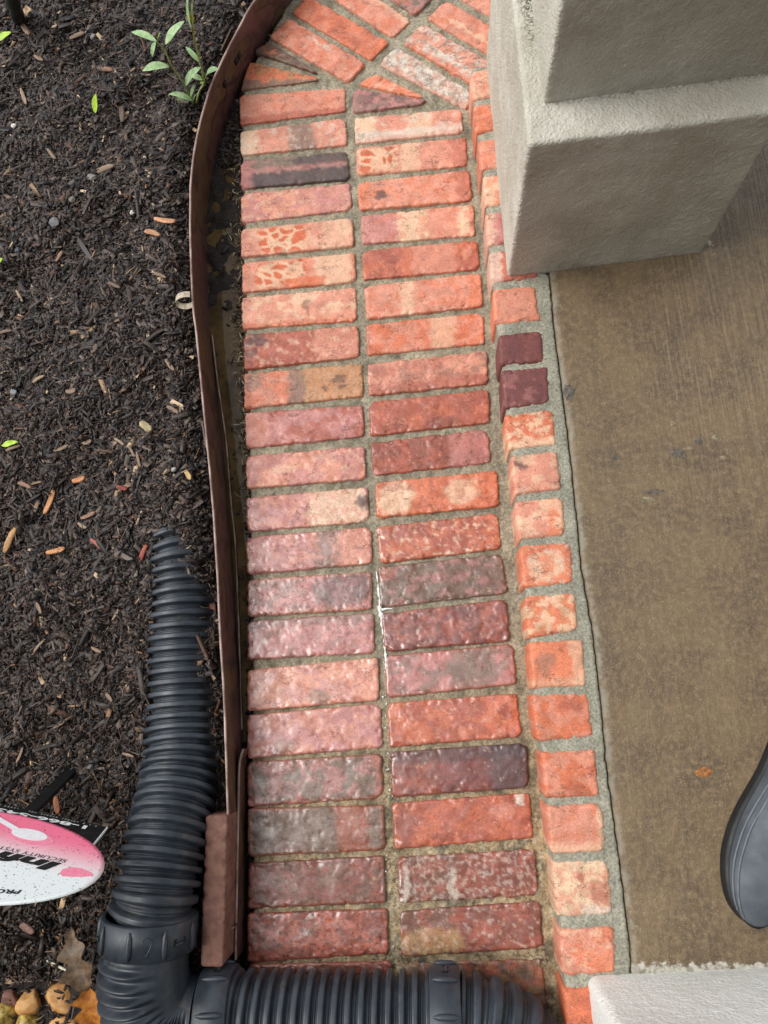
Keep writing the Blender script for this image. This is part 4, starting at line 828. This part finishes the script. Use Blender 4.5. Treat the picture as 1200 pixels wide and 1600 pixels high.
def elbow():
    h0 = P(314, h_y, .064); a = c_bot; T0 = (c_bot - c_top) / np.linalg.norm(c_bot - c_top); T1 = np.array([1, .0, 0.0]); T1 = P(500, h_y - 6, HZ) - P(300, h_y, HZ); T1 /= np.linalg.norm(T1)
    t = np.linspace(0, 1, 190)[:, None]; l = .085
    p0, p1, p2, p3 = a, a + T0 * l * .72, h0 - T1 * l * .72, h0
    p = (1 - t)**3 * p0 + 3 * (1 - t)**2 * t * p1 + 3 * (1 - t) * t**2 * p2 + t**3 * p3; s = t[:, 0]
    def rf(th):
        out = sstep(-.55, .15, np.cos(th))[None]          # outside of the bend carries the pleats
        pl = .5 + .5 * np.cos(s * 2 * math.pi * 13)[:, None]; env = (sstep(.02, .08, s) * sstep(.98, .92, s))[:, None]
        bul = .008 * np.sin(math.pi * s)[:, None] * out
        return PR - .004 + bul + out * env * (.0095 * pl - .003)
    V, F = sweep(p, rf, 72)
    return centred('elbow', V, F, M_hdpe, pipe)
elbow()
coupling(P(318, h_y, .0625), P(368, h_y - 2, .0615), pipe, ph0=.55)
hose([P(362, h_y - 2, HZ), P(450, h_y - 1, HZ), P(560, h_y, HZ), P(672, h_y + 1, HZ)], pipe)
coupling(P(672, h_y + 1, .0615), P(720, h_y + 2, .0615), pipe, ph0=.55)
hose([P(714, h_y + 2, HZ), P(760, h_y + 9, HZ), P(800, h_y + 30, HZ - .004), P(826, h_y + 70, HZ - .008), P(836, h_y + 130, HZ - .01), P(838, h_y + 200, HZ - .01)], pipe)
pts = P(832, 1600, .022); V, F = sweep(np.array([pts + np.array([-.02, -.01, 0]), pts, pts + np.array([.006, .0, 0]), pts + np.array([.0065, 0, 0])]), lambda th: np.repeat(np.array([.017, .017, .015, .002])[:, None], len(th), 1), 28)
centred('end_cap', V, F, M_hdpe, pipe)

# ------------------------------------------------------------------ yard sign on a stake
def sign():
    z0 = .165; Cn = P(167, 1291, z0); Ux = P(0, 1254, z0) - Cn; Ux /= np.linalg.norm(Ux)
    Vd = np.array([0, -math.sin(math.radians(27)), math.cos(math.radians(27))]); Vd = Vd - Ux * (Vd @ Ux); Vd /= np.linalg.norm(Vd); Nn = np.cross(Ux, Vd)
    if Nn[2] < 0: Nn = -Nn
    cam0 = np.array([0, 0, CAM_H])
    def S(px, py):
        d = ray(px, py); t = ((Cn - cam0) @ Nn) / (d @ Nn); q = cam0 + d * t - Cn; return np.array([q @ Ux, q @ Vd])
    el = np.array([S(*q) for q in [(0,1271),(45,1277),(90,1292),(127,1309),(147,1323),(166,1345),(160,1366),(140,1382),(100,1400),(50,1410),(0,1414.5)]])
    Amat = np.c_[el[:, 0]**2, el[:, 0] * el[:, 1], el[:, 1]**2, el] / .01; k = np.linalg.lstsq(Amat, np.ones(len(el)), rcond=None)[0] / .01
    cu, cv = np.linalg.solve(np.array([[2 * k[0], k[1]], [k[1], 2 * k[2]]]), -k[3:]); g = 1 + k[0] * cu**2 + k[1] * cu * cv + k[2] * cv**2
    rad_ = lambda a: np.sqrt(g / (k[0] * np.cos(a)**2 + k[1] * np.cos(a) * np.sin(a) + k[2] * np.sin(a)**2))
    ru, rv = rad_(0.0), rad_(math.pi / 2)
    print('SIGN ellipse', cu, cv, ru, rv)
    W = lambda u, v, h=0.0: Cn + Ux * u + Vd * v + Nn * h
    root = empty('yard_sign', P(115, 1205, .05), label='white and pink oval yard sign on a black stake, its lettering upside down', category='sign')
    def plate(name, uv, h0, h1, mt, parent=root, **kw):
        n = len(uv); V = np.array([W(u, v, h1) for u, v in uv] + [W(u, v, h0) for u, v in uv]); F = [list(range(n)), list(range(2 * n - 1, n - 1, -1))] + [[i, i + n, (i + 1) % n + n, (i + 1) % n] for i in range(n)]
        return centred(name, V, F, mt, parent, smooth=False, **kw)
    wd = 2 * cu
    plate('base_panel', [(0, 0), (wd, 0), (wd, cv), (0, cv)], -.004, -.001, M_tin)
    plate('trim', [(-.0012, 0), (0, 0), (0, cv), (-.0012, cv)], -.0042, -.0008, M_white)
    m, nt, b = newmat('printed oval'); at = N(nt, 'ShaderNodeAttribute', None, attribute_name='Col').outputs['Color']; pos = position(nt)
    dirt = ramp(nt, noise(nt, pos, 330, 3, .6), .63, .67); dirt2 = ramp(nt, noise(nt, pos, 900, 2, .6), .67, .70, 0, .7)
    c = mixc(nt, math_(nt, 'MAXIMUM', dirt, dirt2), at, c4((70, 56, 56))); nt.links.new(c, b.inputs['Base Color']); b.inputs['Roughness'].default_value = .3
    # oval face as a disc grid with the printed gradient
    R_, A_ = np.meshgrid(np.linspace(0, 1, 30), np.linspace(0, 2 * math.pi, 96, endpoint=False), indexing='ij'); uu = (cu + rad_(A_) * R_ * np.cos(A_)).ravel(); vv = (cv + rad_(A_) * R_ * np.sin(A_)).ravel()
    V = np.array([W(u, v, .0016) for u, v in zip(uu, vv)]); f = sstep(cv + .12 * rv, cv - .75 * rv, vv)[:, None]
    col = lin((232, 240, 240)) * (1 - f) + lin((238, 120, 150)) * f; nn = len(V)
    rim = np.array([W(cu + rad_(a) * math.cos(a), cv + rad_(a) * math.sin(a), -.0008) for a in np.linspace(0, 2 * math.pi, 96, endpoint=False)])
    F = gridF(96, 30, True); i = np.arange(96); F2 = np.stack([29 * 96 + i, 29 * 96 + (i + 1) % 96, nn + (i + 1) % 96, nn + i], 1)
    face = centred('oval_panel', np.vstack([V, rim]), np.vstack([F, F2]), m, root, attrs={'Col': np.vstack([col, np.tile(lin((225, 225, 225)), (96, 1))])})
    # printed shapes
    m2 = plain('pink print', (236, 132, 158), (240, 150, 172), 200, .35); mw = plain('pale print', (236, 238, 240), (226, 224, 228), 200, .35)
    def ell(c, a, b_, rot=0, n=40): return [(c[0] + a * math.cos(q) * math.cos(rot) - b_ * math.sin(q) * math.sin(rot), c[1] + a * math.cos(q) * math.sin(rot) + b_ * math.sin(q) * math.cos(rot)) for q in np.linspace(0, 2 * math.pi, n, endpoint=False)]
    def ellp(p0, rx, ry): c0 = S(*p0); return ell(c0, abs(S(p0[0] + rx, p0[1])[0] - c0[0]), abs(S(p0[0], p0[1] + ry)[1] - c0[1]))
    plate('print_shape', ellp((50, 1311), 40, 11), .0017, .0019, m2, face); plate('print_shape', ellp((46, 1306), 33, 9), .0020, .0022, mw, face)
    plate('print_shape', [tuple(S(*q)) for q in [(-6,1276),(-6,1284),(24,1302),(36,1300)]], .0023, .0025, mw, face)
    plate('print_shape', [tuple(S(*q)) for q in [(93,1366),(98,1360),(112,1357),(128,1359),(142,1365),(147,1370),(130,1372),(110,1372),(97,1371)]], .0017, .0019, m2, face)
    dg = None
    def text(body, p_left, p_right, h_px, mt, parent, shear=0.0, bold=0.0, hh=.0021):
        """p_left: baseline start of the text (reading direction), p_right: baseline end"""
        cu_ = bpy.data.curves.new('lettering', 'FONT'); cu_.body = body; cu_.size = 1; cu_.shear = shear; cu_.offset = bold; cu_.resolution_u = 3
        o = bpy.data.objects.new('lettering', cu_); COL.objects.link(o); bpy.context.view_layer.update()
        me = bpy.data.meshes.new_from_object(o.evaluated_get(bpy.context.evaluated_depsgraph_get())); co = np.array([v.co[:] for v in me.vertices]); fs = [list(p.vertices) for p in me.polygons]
        bpy.data.objects.remove(o); bpy.data.meshes.remove(me); bpy.data.curves.remove(cu_)
        a, b2 = S(*p_left), S(*p_right); h = abs(S(p_left[0], p_left[1] + h_px)[1] - S(*p_left)[1])
        x0, x1 = co[:, 0].min(), co[:, 0].max(); y0, y1 = 0, co[:, 1].max(); t = (co[:, 0] - x0) / (x1 - x0); q = (co[:, 1] - y0) / (y1 - y0)
        V = np.array([W(a[0] + (b2[0] - a[0]) * ti, a[1] + (b2[1] - a[1]) * ti + h * qi, hh) for ti, qi in zip(t, q)])
        centred('lettering', V, fs, mt, parent, smooth=False)
    text('1-866-543', (137, 1290), (-4, 1261.5), 5.8, M_white, root, 0, .03, -.0006)
    text('SECURITY SYSTEMS', (106, 1346), (-26, 1318), 5.5, M_ink, face, .1)
    text('Infr', (96, 1352), (-20, 1327), 16, M_ink, face, .25, .05)
    text('PROTECTED BY', (34, 1393), (-120, 1388), 7.5, M_ink, face, .0, .03)
    # tiny print along the bottom edge, too small to read: short raised ticks
    parts = []; r = np.random.default_rng(2)
    for u in np.arange(.012, wd * .7, .0042):
        if r.random() < .25: continue
        q = [(u, .002), (u + r.uniform(.0014, .003), .002), (u + r.uniform(.0014, .003), .0045), (u, .0045)]; parts.append((np.array([W(a, b_, -.0006) for a, b_ in q]), [(0, 1, 2, 3)]))
    V, F = join(parts); centred('fine_print', V, F, plain('grey print', (130, 132, 130), (80, 82, 80), 300, .5), root, smooth=False)
    # stake: flat black bar from the ground up behind the panel
    g0 = P(113, 1203, .045); tp = W(*(S(48, 1262)), -.006); tp2 = tp + Vd * .14 + (tp - g0) * .0; side = np.cross(Vd, Nn)
    side = Ux; w_ = .0078; ring = []
    for q in (g0 - (tp - g0) * .35, g0, tp, tp2): ring.append([q - side * w_ - Nn * .003, q + side * w_ - Nn * .003, q + side * w_ + Nn * .003, q - side * w_ + Nn * .003])
    V = np.array(ring).reshape(-1, 3); centred('stake', V, [list(f) for f in gridF(4, 4, True)] + [[0, 1, 2, 3], [15, 14, 13, 12]], M_tin, root, smooth=False)
sign()

# ------------------------------------------------------------------ shoe
def shoe():
    ax = crom([P(1170,1443,KZ), P(1176,1385,KZ), P(1196,1300,KZ), P(1222,1225,KZ), P(1246,1150,KZ), P(1266,1080,KZ), P(1280,1030,KZ)], 12)
    d = np.r_[0, np.cumsum(np.linalg.norm(np.diff(ax, axis=0), axis=1))]; n = 64; s = np.linspace(0, 1, n) ** 1.0; s = .5 - .5 * np.cos(math.pi * s); p, L = resample(ax, s * d[-1])
    T = np.gradient(p, axis=0); T /= np.linalg.norm(T, axis=1)[:, None]; Sd = np.stack([T[:, 1], -T[:, 0], 0 * T[:, 0]], 1)          # to the right of travel
    hw = np.interp(s, [0, .02, .06, .12, .2, .3, .4, .52, .66, .8, .9, .96, 1], [.004, .018, .031, .041, .048, .048, .043, .036, .033, .034, .032, .022, .004]); hw = np.convolve(np.pad(hw, 2, 'edge'), [.1, .2, .4, .2, .1], 'valid')
    ht = np.interp(s, [0, .03, .08, .2, .35, .5, .65, .8, .95, 1], [.020, .032, .042, .052, .066, .082, .092, .096, .088, .05])
    root = empty('shoe', p[n // 2], label='dark grey rubber shoe stepping on the concrete at the right edge', category='shoe')
    # upper: half tube per section
    m = 33; ph = np.linspace(-.28, math.pi + .28, m); V = []
    for i in range(n):
        cs, sn = np.cos(ph), np.sin(ph); r1 = np.sign(cs) * np.abs(cs) ** .8; z = np.where(sn > 0, np.abs(sn) ** .75, sn)
        rid = .0022 * np.exp(-((ph - 2.45) / .05)**2) + .0018 * np.exp(-((ph - 2.72) / .05)**2) + .0018 * np.exp(-((ph - .7) / .05)**2)
        rid += .002 * np.exp(-((s[i] - .33 - .03 * np.sin(ph * 2)) / .012)**2) * np.exp(-((ph - 2.1) / .5)**2)
        rid -= .003 * np.exp(-((s[i] - .42 + .12 * (ph - 2.2)) / .008)**2) * np.exp(-((ph - 2.35) / .25)**2)
        V.append(p[i] + Sd[i] * ((hw[i] * .93 + rid) * r1)[:, None] + np.array([0, 0, 1]) * (.016 + (ht[i] - .016) * z + rid * sn)[:, None])
    V = np.array(V).reshape(-1, 3); F = gridF(m, n); hole = None
    cen = V.reshape(n, m, 3)
    mask = (s[:, None] > .62) & (s[:, None] < .95) & (np.abs(ph - math.pi / 2) < .85)[None]; mk = mask.ravel(); F = F[~mk[F].all(1)]
    centred('upper', V, F[:, ::-1], M_rubber, root)
    for phs, sa, sb in ((2.45, .03, .60), (2.74, .04, .55), (.72, .04, .60)):        # welted seams over the toe
        ii = np.where((s > sa) & (s < sb))[0]; k = int(np.argmin(np.abs(ph - phs))); q = cen[ii, k] + np.array([0, 0, .0006]); V2, F2 = tube(crom(q[::2], 4), .0014, 6); centred('seam', V2, F2, M_seam, root)
    # sole: wider slab with a rounded rim
    rings = []
    for k, z in ((.99, .0), (1.05, .003), (1.06, .008), (1.02, .010), (1.06, .012), (1.06, .018), (1.02, .022), (.92, .023)):
        l = p + Sd * -hw[:, None] * k; r = p + Sd * hw[:, None] * k; loop = np.vstack([l, r[::-1]]); loop[:, 2] = KZ + z; rings.append(loop)
    G = np.array(rings); mm = G.shape[1]; V = G.reshape(-1, 3); F = [list(f) for f in gridF(mm, 8, True)]
    for base in (0, 7 * mm):
        for i in range(n - 1): F.append([base + i, base + i + 1, base + mm - 2 - i, base + mm - 1 - i])
    centred('sole', V, F, M_sole, root)
shoe()

# ------------------------------------------------------------------ plants and leaves
def leaf_mesh(b, t, w, curl=.0, fold=.25, wave=.0, n=11, tipw=.9, seed=0, lobes=None):
    b, t = np.asarray(b, float), np.asarray(t, float); ax = t - b; L = np.linalg.norm(ax); ax /= L
    up = np.array([0, 0, 1.0]); sd = np.cross(ax, up); sd /= np.linalg.norm(sd) + 1e-9; nn = np.cross(sd, ax)
    s = np.linspace(0, 1, n); prof = np.sin(math.pi * np.clip(s, 0, 1) ** tipw) ** .75; prof = np.maximum(prof, .04)
    if lobes is not None: prof = prof * (1 + .38 * np.sin(s * lobes * 2 * math.pi + seed) * sstep(.05, .3, s))
    V = []
    for i in range(n):
        for k in (-1, -.5, 0, .5, 1):
            o = k * w / 2 * prof[i]; h = abs(k) * w / 2 * prof[i] * fold + curl * L * (4 * s[i] * (1 - s[i])) + wave * w * math.sin(9 * s[i] + 2 * k + seed)
            V.append(b + ax * L * s[i] + sd * o + nn * h)
    return np.array(V), gridF(5, n)
def weed():
    Z0 = .05; root = empty('weed', P(304, 166, Z0), label='spindly green weed with two stems and oblong leaves against the steel edging', category='weed')
    def st(pts): p = crom(np.array([P(x, y, z) for x, y, z in pts]), 8); V, F = tube(p, np.linspace(.0022, .0012, len(p)), 7); centred('stem', V, F, M_stem, root)
    st([(304,168,.03),(302,157,.06),(295,148,.075),(287.5,132,.10),(268,103,.14),(257.5,79,.165),(245.5,66,.18)])
    st([(306,164,.04),(312,142,.06),(319,129,.07),(314,103,.11),(307,75,.14),(302,52,.17),(301,30,.19),(300,6,.21)])
    for a, b, za, zb, w, c, m in [((245,65),(205,50),.18,.175,9,.08,0),((243,64),(238,89),.18,.165,6,.1,0),((245,66),(250,51),.18,.2,6,0,1),((258,70),(288,33),.165,.19,12,.06,0),((264,104),(222,111),.142,.14,12,.1,0),((290,134),(314,105),.1,.125,12,.1,0),
        ((301,158),(264,147),.07,.085,8,.14,0),((266,147),(264,159),.085,.065,6,.1,0),((298,151),(306,131),.08,.1,6,.05,0),((301,163),(310,144),.06,.09,5,.05,0),((288,156),(277,152),.07,.075,9,.05,0),((301,52),(294,-14),.17,.24,8,.05,0),((302,50),(305,-16),.17,.245,9,.03,0),((301,40),(299,20),.18,.215,5,0,1),
        ((311,97),(290,73),.115,.125,6,.06,0),((322,119),(342,108),.08,.1,10,.12,0),((317,125),(296,119),.08,.09,8,.1,0),((319,128),(323,117),.072,.09,5,0,1),((319,128),(313,131),.072,.08,5,0,1)]:
        pa, pb = P(*a, za), P(*b, zb); sc = np.linalg.norm(P(a[0] + 10, a[1], za) - pa) / 10
        V, F = leaf_mesh(pa, pb, w * sc * 1.3, c, .22, .02, seed=a[0]); centred('leaf', V, F, M_leaf2 if m else M_leaf, root)
weed()
def single_leaf(name, a, b, za, zb, w, mt, label, cat='leaf', **kw):
    pa, pb = P(*a, za), P(*b, zb); sc = np.linalg.norm(P(a[0] + 10, a[1], za) - pa) / 10; V, F = leaf_mesh(pa, pb, w * sc, **kw); centred(name, V, F, mt, label=label, category=cat)
single_leaf('seedling', (148, 177), (150, 147), .055, .085, 14, M_leaf2, 'single lime green leaf standing upright in the upper bed', 'leaf', fold=.2)
single_leaf('seedling', (-6, 62), (17, 50), .08, .09, 13, M_leaf2, 'bright yellow green leaf at the left edge below the black stem', 'leaf', fold=.1, wave=.05)
single_leaf('seedling', (-4, 412), (4, 404), .06, .07, 8, M_leaf2, 'tiny green leaf tip cut off by the left edge of the photo', 'leaf')
single_leaf('seedling', (2, 696), (28, 690), .058, .07, 9, M_leaf2, 'pale yellowish bud lying at the left edge of the middle bed', 'leaf', wave=.1)
single_leaf('dead_leaf', (137, 1548), (110, 1449), .085, .075, 42, M_dead, 'large curled brown dead leaf touching the pipe coupling', 'dead leaf', curl=.10, fold=.45, wave=.06, n=31, lobes=3, tipw=.72, seed=2)
single_leaf('dead_leaf', (139, 1538), (150, 1612), .07, .04, 42, M_orange, 'orange lobed dead leaf squeezed beside the pipe elbow', 'dead leaf', curl=.06, fold=.3, wave=.10, n=31, lobes=2.5, seed=4)
single_leaf('dead_leaf', (122, 1488), (100, 1478), .06, .065, 26, M_loose, 'small rust brown leaf scrap under the large curled leaf', 'dead leaf', wave=.1, n=9)
single_leaf('dead_leaf', (36, 22), (50, 14), .062, .066, 15, M_pale, 'pale torn leaf scrap right of the black stem at the top', 'dead leaf', wave=.15, n=11, lobes=2)
single_leaf('dead_leaf', (480, 1540), (462, 1524), .004, .004, 10, M_orange, 'small yellow leaf scrap showing under the horizontal pipe', 'dead leaf') if False else None
single_leaf('dead_leaf', (366, 1534), (382, 1528), .0, .004, 18, M_orange, 'small yellow leaf scrap beside the lower pipe coupling', 'dead leaf', n=7)
def curl():
    sc = np.linalg.norm(P(300, 470, .07) - P(290, 470, .07)) / 10; c0 = P(297, 474, .068); t = np.linspace(0, 1, 26); x = []; 
    a = 1.1 + t * 4.4; r = (12 + 6 * (1 - t)) * sc; V = []
    for i in range(26):
        q = c0 + np.array([math.cos(a[i]) * r[i] * 1.05 - .004, math.sin(a[i]) * r[i] * .35, math.sin(a[i]) * r[i] * .55 + .008])
        for k in (-1, -.3, .3, 1): V.append(q + np.array([.0005 * k, k * 4.2 * sc, .001 * k]))
    V = np.array(V); F = gridF(4, 26); n = len(V); V2 = V + np.array([.0004, .0004, -.0009]); Fb = F[:, ::-1] + n
    centred('bark_curl', np.vstack([V, V2]), np.vstack([F, Fb]), plain('pale bark', (196, 184, 164), (150, 134, 112), 180, .6, .7, .4, 400, .4, .0006), label='pale curl of bark hooked over the rim of the steel edging', category='bark')
curl()
def black_stem():
    p = crom([P(32, 40, .03), P(24, 14, .10), P(14, -20, .2), P(6, -60, .32)], 8); V, F = tube(p, np.linspace(.0125, .0105, len(p)) * (1 + .1 * np.sin(np.arange(len(p)) * 1.3)), 14)
    centred('shrub_stem', V, F, plain('black wet bark', (20, 22, 22), (34, 34, 32), 70, .5, .65, .4, 200, .8, .003), label='black wet shrub stem leaning in at the top left corner', category='shrub')
black_stem()
# white suds standing in the middle joint
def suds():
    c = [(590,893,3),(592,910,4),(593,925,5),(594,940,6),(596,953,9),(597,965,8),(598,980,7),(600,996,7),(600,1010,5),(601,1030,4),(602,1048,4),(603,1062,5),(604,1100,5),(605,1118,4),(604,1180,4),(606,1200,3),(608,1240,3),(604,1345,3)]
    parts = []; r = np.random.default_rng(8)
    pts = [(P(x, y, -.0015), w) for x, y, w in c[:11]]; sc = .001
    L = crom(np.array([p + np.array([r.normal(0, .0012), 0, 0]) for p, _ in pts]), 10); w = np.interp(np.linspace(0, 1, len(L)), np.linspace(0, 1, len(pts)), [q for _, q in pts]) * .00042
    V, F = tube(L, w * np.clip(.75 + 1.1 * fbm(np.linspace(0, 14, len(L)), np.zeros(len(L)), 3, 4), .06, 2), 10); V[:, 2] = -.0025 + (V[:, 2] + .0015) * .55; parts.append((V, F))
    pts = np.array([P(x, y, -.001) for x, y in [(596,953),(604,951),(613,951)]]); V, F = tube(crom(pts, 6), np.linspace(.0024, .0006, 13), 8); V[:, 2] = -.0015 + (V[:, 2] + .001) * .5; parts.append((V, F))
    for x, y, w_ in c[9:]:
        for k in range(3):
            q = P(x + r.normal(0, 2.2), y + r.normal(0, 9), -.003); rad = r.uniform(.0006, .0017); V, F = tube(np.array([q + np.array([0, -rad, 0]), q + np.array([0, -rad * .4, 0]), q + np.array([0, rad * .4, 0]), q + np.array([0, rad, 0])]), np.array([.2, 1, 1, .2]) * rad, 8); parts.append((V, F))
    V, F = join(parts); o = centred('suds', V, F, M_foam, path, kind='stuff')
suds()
# scars, spalls and crumbs on the porch slab
def scar(px, py, rx, ry, colr, seed, h=.0007):
    c = P(px, py, KZ + h); sc = np.linalg.norm(P(px + 10, py, KZ) - P(px, py, KZ)) / 10; th = np.linspace(0, 2 * math.pi, 26, endpoint=False); k = 1 + .45 * fbm(np.cos(th) * 2.2 + seed, np.sin(th) * 2.2, 3, seed)
    ring = np.stack([c[0] + np.cos(th) * rx * sc * k, c[1] + np.sin(th) * ry * sc * k, 0 * th + KZ - .0002], 1); inn = c + (ring - c) * .72; inn[:, 2] = KZ + h + .0003 * np.sin(th * 5)
    V = np.vstack([ring, inn, c[None]]); F = [[i, (i + 1) % 26, 26 + (i + 1) % 26, 26 + i] for i in range(26)] + [[26 + i, 26 + (i + 1) % 26, 52] for i in range(26)]; return V, F
for grp, colr, lst in (('grey', (112, 105, 95), [(890,612,9,13),(1060,708,12,9),(1092,690,7,5),(1022,768,17,4),(960,714,6,3)]), ('pale', (150, 138, 112), [(1052,662,5,4),(1076,700,8,3),(1118,683,6,5),(1010,780,14,5),(1130,715,6,4)]), ('rust', (176, 116, 66), [(1100,1207,14,8)])):
    parts = [scar(*q, colr, int(q[0]) + 3) for q in lst]; V, F = join(parts); sl = bpy.data.objects['porch_slab']
    centred('surface_scar', V, F, plain('scar ' + grp, colr, tuple(int(c * .7) for c in colr), 200, .7, .8, .3, 500, .8, .001), sl, smooth=True)
